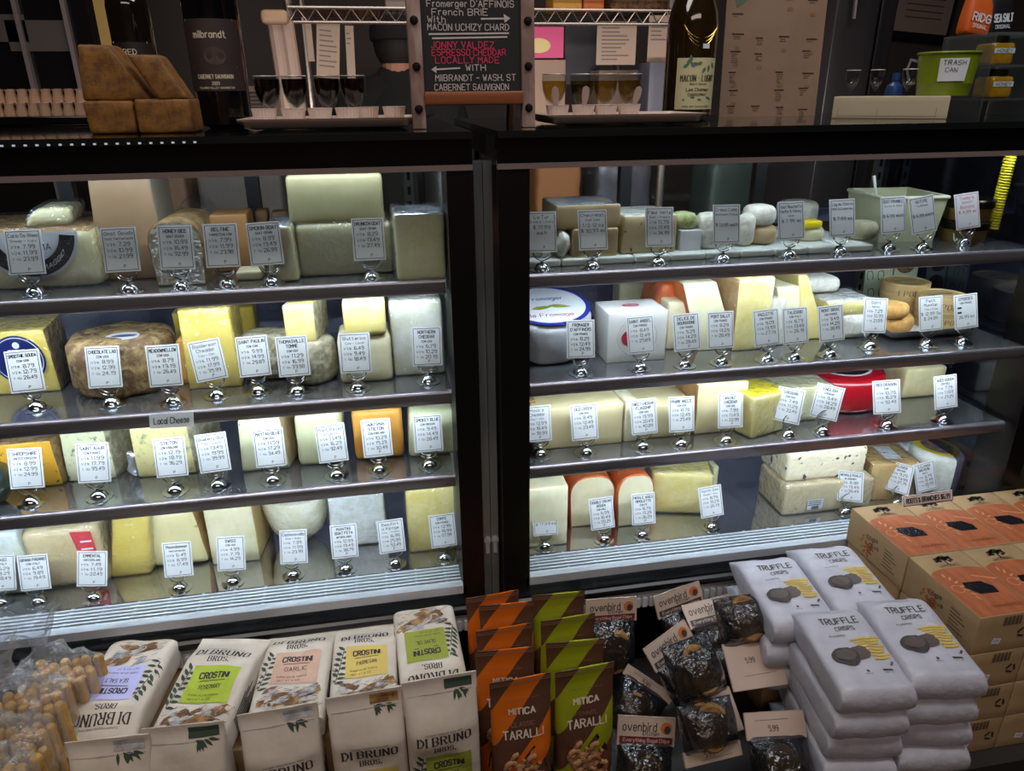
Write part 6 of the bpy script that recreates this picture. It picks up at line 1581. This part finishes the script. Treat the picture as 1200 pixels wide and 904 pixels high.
chip_pack(757, 857, .765, -4, 26, 8, 'bagel chip pack with logo header near the bottom left of the pile', seed=6)
chip_pack(884, 779, .785, -6, 48, 176, 'bagel chip pack showing the blank back of its header, upper right of pile', back=True, hh=.068, W_=.085, L_=.075, seed=7)
chip_pack(834, 842, .735, 6, 36, 172, 'bagel chip pack showing the blank back of its header, bottom middle of pile', back=True, hh=.062, W_=.084, L_=.09, seed=8)
chip_pack(908, 850, .70, -4, 40, 2, 'bagel chip pack with folded kraft header at the bottom right of the pile', back=True, hh=.036, seed=9)
chip_pack(760, 802, .868, -16, 30, 30, 'bagel chip pack slumped behind the middle header, showing its toasted chips', back=True, hh=.018, seed=14)
chip_pack(868, 715, .93, 10, 60, 10, 'bagel chip pack lying at the very back right beside the crisp bags', back=True, hh=.02, seed=15)
chip_pack(835, 884, .70, 2, 30, 178, 'bagel chip pack lowest in the middle, dark film with white sticker', back=True, hh=.02, L_=.07, seed=10)
0 and chip_pack(742, 806, .80, 6, 46, 4, 'bagel chip pack buried in the pile between the two logo headers at left', back=True, hh=.02, seed=12)

# truffle crisp bags
trm_ = M('crisp_foil', (198, 196, 206), rough=.42, c2=(184, 182, 194), scale=10, bump=.6, bscale=30)
def truffle():
    W_, H_, D_ = .102, .176, .046
    mesh, S = bag_shape(W_, H_, D_, 41, n=6.0, style='brick', amp=.0042, kk=24)
    t = thing('truffle_crisp_bag', '', 'crisp bag', group='truffle crisp bags')
    mesh().build('bag', trm_, t, ang=60)
    mb = MB()
    text(mb, S, 'TARTUFLANGHE', 0, .150, .005, 5, wid=.05, wt=.1); text(mb, S, 'TRUFFLE', .004, .130, .0115, 0, wid=.054, wt=.16); text(mb, S, 'CRISPS', .006, .1145, .0075, 0, wid=.027, wt=.15)
    text(mb, S, 'ALLA RUSTICA', -.012, .101, .0032, 3, wid=.022)
    for k in range(8):
        v = .092 - k * .0052; mb_pts = [(.010 + max(0, 4 - k) * -.002 + max(0, k - 3) * .003, v - .001), (.020, v + .0016), (.030, v + .0004), (.044 - (k % 3) * .003, v + .003)]
        line(mb, S, mb_pts, .0040, 2, .0003); line(mb, S, [(a, b_ - .0021) for a, b_ in mb_pts], .0010, 4, .0005)
    def blob(cu, cv, ru, rv, mi, e, sd):
        rn = random.Random(sd); poly(mb, S, [(cu + ru * math.cos(R(a)) * rn.uniform(.9, 1.08), cv + rv * math.sin(R(a)) * rn.uniform(.9, 1.08)) for a in range(0, 360, 20)], mi, e)
    blob(.004, .066, .013, .012, 1, .0010, 2); blob(-.018, .061, .019, .016, 3, .0014, 3); blob(-.018, .063, .014, .010, 1, .0017, 5)
    disc(mb, S, .0, .036, .0022, .0022, 1, 10); text(mb, S, 'TRUFFLE', 0, .0315, .002, 0, wid=.01); rect(mb, S, .020, .034, .034, .0375, 0); text(mb, S, 'NET WT', .027, .031, .002, 0, wid=.012)
    line(mb, S, [(.036, .044), (.041, .050)], .003, 1)
    mb.build('print', [M('truffle_ink', (62, 58, 60)), M('truffle_brown', (92, 78, 74)), M('crisp_gold', (214, 188, 104)), M('truffle_dark', (66, 56, 54)), M('crisp_shade', (176, 140, 56)), M('foil_emboss', (190, 188, 198))], t, ang=None)
    mb = MB()
    for sx in (-1, 1):
        for e0 in (-.0012,): mb.tube([(sx * (W_ * .475), 0, .012), (sx * (W_ * .468), 0, .086), (sx * (W_ * .475), 0, .160)], .0011, 5)
    mb.build('seam', trm_, t)
    return t
tsrc = truffle(); used = [False]
TH = .0425
def stack(name, x, y, ztop, yaw, n, tilt=2):
    for k in range(n):
        rn = random.Random(hash((name, k)) if False else len(name) * 7 + k * 3)
        z = ztop - .022 - k * TH
        mtx = TR((x + (rn.uniform(-.006, .006) if k else 0), y + (rn.uniform(-.006, .004) if k else 0), z)) @ Matrix.Rotation(R(yaw + (rn.uniform(-3, 3) if k else 0)), 4, 'Z') @ Matrix.Rotation(R(tilt if k == 0 else 0), 4, 'X') @ LAY
        o = tsrc if not used[0] else dup(tsrc, (0, 0, 0)); used[0] = True
        o.matrix_world = mtx
        o['label'] = 'grey truffle crisp bag, %s of the %s stack' % (('topmost', 'second from the top', 'third from the top', 'fourth from the top', 'lowest')[k], name)
stack('front left', .592, .622, .700, -7, 5)
stack('front right', .690, .618, .708, -9, 5)
stack('back right', .682, .770, .700, -5, 2)
stack('back left', .578, .768, .692, -5, 3)
carton(.625, .745, .80, .95, ZL, .612, 'kraft riser under the back right truffle crisp bags', 'cardboard_riser')
carton(.555, .625, .82, .95, ZL, .562, 'kraft riser under the back left truffle crisp bags', 'cardboard_riser')

# boxes of crackers
BW, BL, BHt = .0925, .147, .0655
kb = M('box_kraft', (184, 154, 114), rough=.7, c2=(174, 144, 104), scale=9)
bor = M('box_orange', (184, 104, 64), rough=.65, c2=(166, 90, 52), scale=90, stretch=(1, .15, 1))
def rbox_():
    t = thing('cracker_box', '', 'cracker box', group='kraft cracker boxes')
    MB().rbox(BW, BL, BHt, .0012).build('carton', kb, t)
    S = plane((0, 0, BHt), (1, 0, 0), (0, 1, 0), .0004); mb = MB(); h = BW / 2 - .0006
    pts = [(-h, .001), (h, .001), (h, BL * .66)] + [(h * math.cos(R(a)), BL * .66 + BL * .09 * math.sin(R(a))) for a in range(15, 180, 15)] + [(-h, BL * .66)]
    poly(mb, S, pts, 1)
    # tree
    rn = random.Random(4)
    for k in range(46): 
        a = rn.uniform(0, math.pi); r_ = rn.random() ** .5
        leaf(mb, S, .0 + .017 * r_ * math.cos(a), BL * .865 + .010 * r_ * math.sin(a), rn.uniform(0, 6.28), .006, .004, 2, .0002)
    line(mb, S, [(.0, BL * .80), (.0, BL * .87)], .0022, 2, .0002); line(mb, S, [(-.016, BL * .803), (.018, BL * .803)], .0006, 2, .0002)
    for k in range(4): line(mb, S, [(0, BL * .803), (-.012 + k * .008, BL * .785)], .0007, 2, .0002)
    # faint flourishes
    for k in range(7): leaf(mb, S, -.030 + .002 * k, BL * (.60 - .05 * k), R(80 - 25 * k), .012, .004, 3, .0003)
    for k in range(9): leaf(mb, S, .012 + .003 * k, BL * (.60 - .012 * k), R(-30 + 4 * k), .012, .003, 3, .0003)
    disc(mb, S, -.030, BL * .42, .009, .009, 3, 20, .86, e=.0003); text(mb, S, 'CRACKERS', .012, BL * .12, .006, 3, wid=.045, wt=.14)
    text(mb, S, 'ROOTS & BRANCHES', .0, BL * .775, .0035, 2, wid=.036)
    for k in range(16):
        u = rn.uniform(-h, h * .8); v = rn.uniform(BL * .8, BL * .97); line(mb, S, [(u, v), (u + .012, v + .001)], .0005, 4)
    mb.build('top_print', [kb, bor, M('tree_ink', (58, 50, 48)), M('box_blush', (214, 146, 100)), M('box_line', (160, 128, 86))], t, ang=None)
    mb = MB(); poly(mb, S, [(-.018 + .004, BL * .50), (.016, BL * .49), (.026, BL * .40), (.024, BL * .30), (-.006, BL * .31), (-.018, BL * .41)], 0, .0005)
    mb.build('window', M('window_film', (36, 36, 42), rough=.1, coat=1.0, bump=.8, bscale=70, spec=.8), t, ang=None)
    Sf = plane((0, -.0002, 0), (1, 0, 0), (0, 0, 1)); mb = MB()
    for k in range(14): rect(mb, Sf, -.006 + k * .0021, -.006 + k * .0021 + (.0008, .0014, .0005)[k % 3], .046, .062, 0)
    for k in range(3):
        a = R(90 + 120 * k); c = (.030, .030); p0 = (c[0] + .008 * math.cos(a), c[1] + .008 * math.sin(a)); a2 = R(90 + 120 * (k + .72)); p1 = (c[0] + .008 * math.cos(a2), c[1] + .008 * math.sin(a2))
        line(mb, Sf, [p0, p1], .0034, 0)
    poly(mb, Sf, [(-.018, .016), (-.004, .014), (-.002, .024), (-.016, .026)], 1); text(mb, Sf, '6.99', -.010, .020, .003, 0, wid=.007)
    mb.build('end_print', [M('tree_ink'), labelw], t, ang=None)
    Sl = plane((-BW / 2, 0, 0), (0, -1, 0), (0, 0, 1)); mb = MB()
    for k in range(60):
        r_ = rn.random() ** .6 * .02; a = rn.uniform(0, 6.28); leaf(mb, Sl, -BL * .62 + r_ * math.cos(a) * .8, BHt * .38 + r_ * math.sin(a), rn.uniform(0, 6.28), .005, .004, 0)
    text(mb, Sl, 'Grape', -BL * .56, BHt * .66, .008, 1, wid=.026, rot=.3, hand=.4); text(mb, Sl, 'Olive', -BL * .52, BHt * .48, .008, 1, wid=.024, rot=.3, hand=.4)
    for k in range(6): rect(mb, Sl, -BL * .34, -BL * .34 + .03 - (k % 3) * .006, BHt * .22 + k * .006, BHt * .22 + k * .006 + .0014, 1)
    mb.build('side_print', [M('box_spice', (176, 96, 50)), M('tree_ink')], t, ang=None)
    return t
bs = rbox_(); first = True
for r_, (y0, cols, layers) in enumerate((( .686, 4, 4), (.835, 4, 1))):
    for c_ in range(cols):
        for k in range(layers):
            z = .735 - BHt * (k + 1) - .0008 * k
            loc = (.830 + c_ * (BW + .0016), y0, z)
            o = bs if first else dup(bs, loc); o.location = loc; first = False
            o.rotation_euler = (0, 0, R((c_ * 37 + k * 53) % 5 * .3 - .6) if k else 0)
            nm = ('front', 'back')[r_]
            o['label'] = 'kraft cracker box in the %s row, %s column from the left, %s' % (nm, ORD[c_], ('top layer', 'second layer down', 'third layer down', 'lowest layer')[k])
carton(.786, 1.16, .84, .978, ZL, .6685, 'kraft riser under the back row of cracker boxes', 'cardboard_riser')
q = atY(1088, 581, .972)
o = MB().rbox(.101, .002, .0185, .0006).build('shelf_strip_sign', M('sign_pink', (232, 208, 202), rough=.6), None, loc=(q.x, .968, .7355), rot=(R(-20), R(-.6), R(1)))
tag(o, 'small pinkish price strip sign standing on the back row of cracker boxes', 'sign')
mb = MB(); S = plane((0, -.0003, .00925), (1, 0, 0), (0, 0, 1)); frame(mb, S, -.050, .050, -.009, .009, .001); text(mb, S, 'ROOTS & BRANCHES $6.99', 0, 0, .0082, 0, wid=.088, wt=.19)
mb.build('lettering', inkm, o, ang=None)

# breadstick bags
stick = M('breadstick', (206, 158, 78), rough=.6, c2=(186, 132, 56), scale=40, c3=(222, 180, 104), scale3=14, bump=.15)
bfilm = thin('bread_film', (250, 252, 255), rough=.10, bump=1.0, bscale=60, white=.17, ior=1.9)
def sticks(px, py, Y, label, nx=6, ny=4, seed=0, tuft=(0, 0)):
    q = atY(px, py, Y); H_ = q.z - ZL
    t = thing('breadstick_bag', label, 'breadstick bag', (q.x, Y, ZL), group='breadstick bags')
    rn = random.Random(seed)
    for j in range(ny):
        for i in range(nx):
            x = (i - (nx - 1) / 2) * .0145 + (.007 if j % 2 else 0) + rn.uniform(-.002, .002); y = (j - (ny - 1) / 2) * .0145 + rn.uniform(-.002, .002)
            hh = H_ - .012 + rn.uniform(-.010, .004); r_ = rn.uniform(.0062, .0074)
            prof = [(0, 0), (r_, .004), (r_ * .95, hh * .6), (r_, hh - .02), (r_ * .92, hh - .012), (r_ * 1.08, hh - .005), (r_ * .75, hh), (0, hh + .002)]
            MB().lathe(prof, 12, c=(x, y, .002)).build('breadstick', stick, t)
    W_, D_ = nx * .0145 + .014, ny * .0145 + .010
    def g(u, v):
        a = u * 2 * math.pi; z = v * (H_ + .085)
        f_ = 1.0
        if z > H_ + .002: 
            k = (z - H_) / .04; f_ = max(.16, 1 - .9 * k) if k < 1 else .16 + (k - 1) * .65
        c, s_ = math.cos(a), math.sin(a)
        p_ = V((W_ / 2 * math.copysign(abs(c) ** .6, c) * f_, D_ / 2 * math.copysign(abs(s_) ** .6, s_) * f_, z))
        if z > H_: 
            k = (z - H_) / .085; p_ += V((tuft[0] * k, tuft[1] * k, 0))
        return p_ + noise.noise_vector(V((p_.x * 45, p_.y * 45 + seed, p_.z * 34))) * (.0026 if z < H_ else .015)
    MB().grid(g, 56, 50, wrap=True).build('film', bfilm, t, ang=60)
    return t
sticks(66, 782, .890, 'breadstick bag at the back, furthest right, with gathered film tuft', seed=1, tuft=(-.03, .01))
sticks(26, 818, .825, 'breadstick bag second from the back at the left edge', seed=2, tuft=(-.03, .0))
sticks(10, 864, .762, 'breadstick bag third from the back at the left edge', nx=5, seed=3, tuft=(-.02, -.01))
sticks(-14, 906, .697, 'breadstick bag nearest the camera in the bottom left corner', nx=5, seed=4, tuft=(-.03, .0))
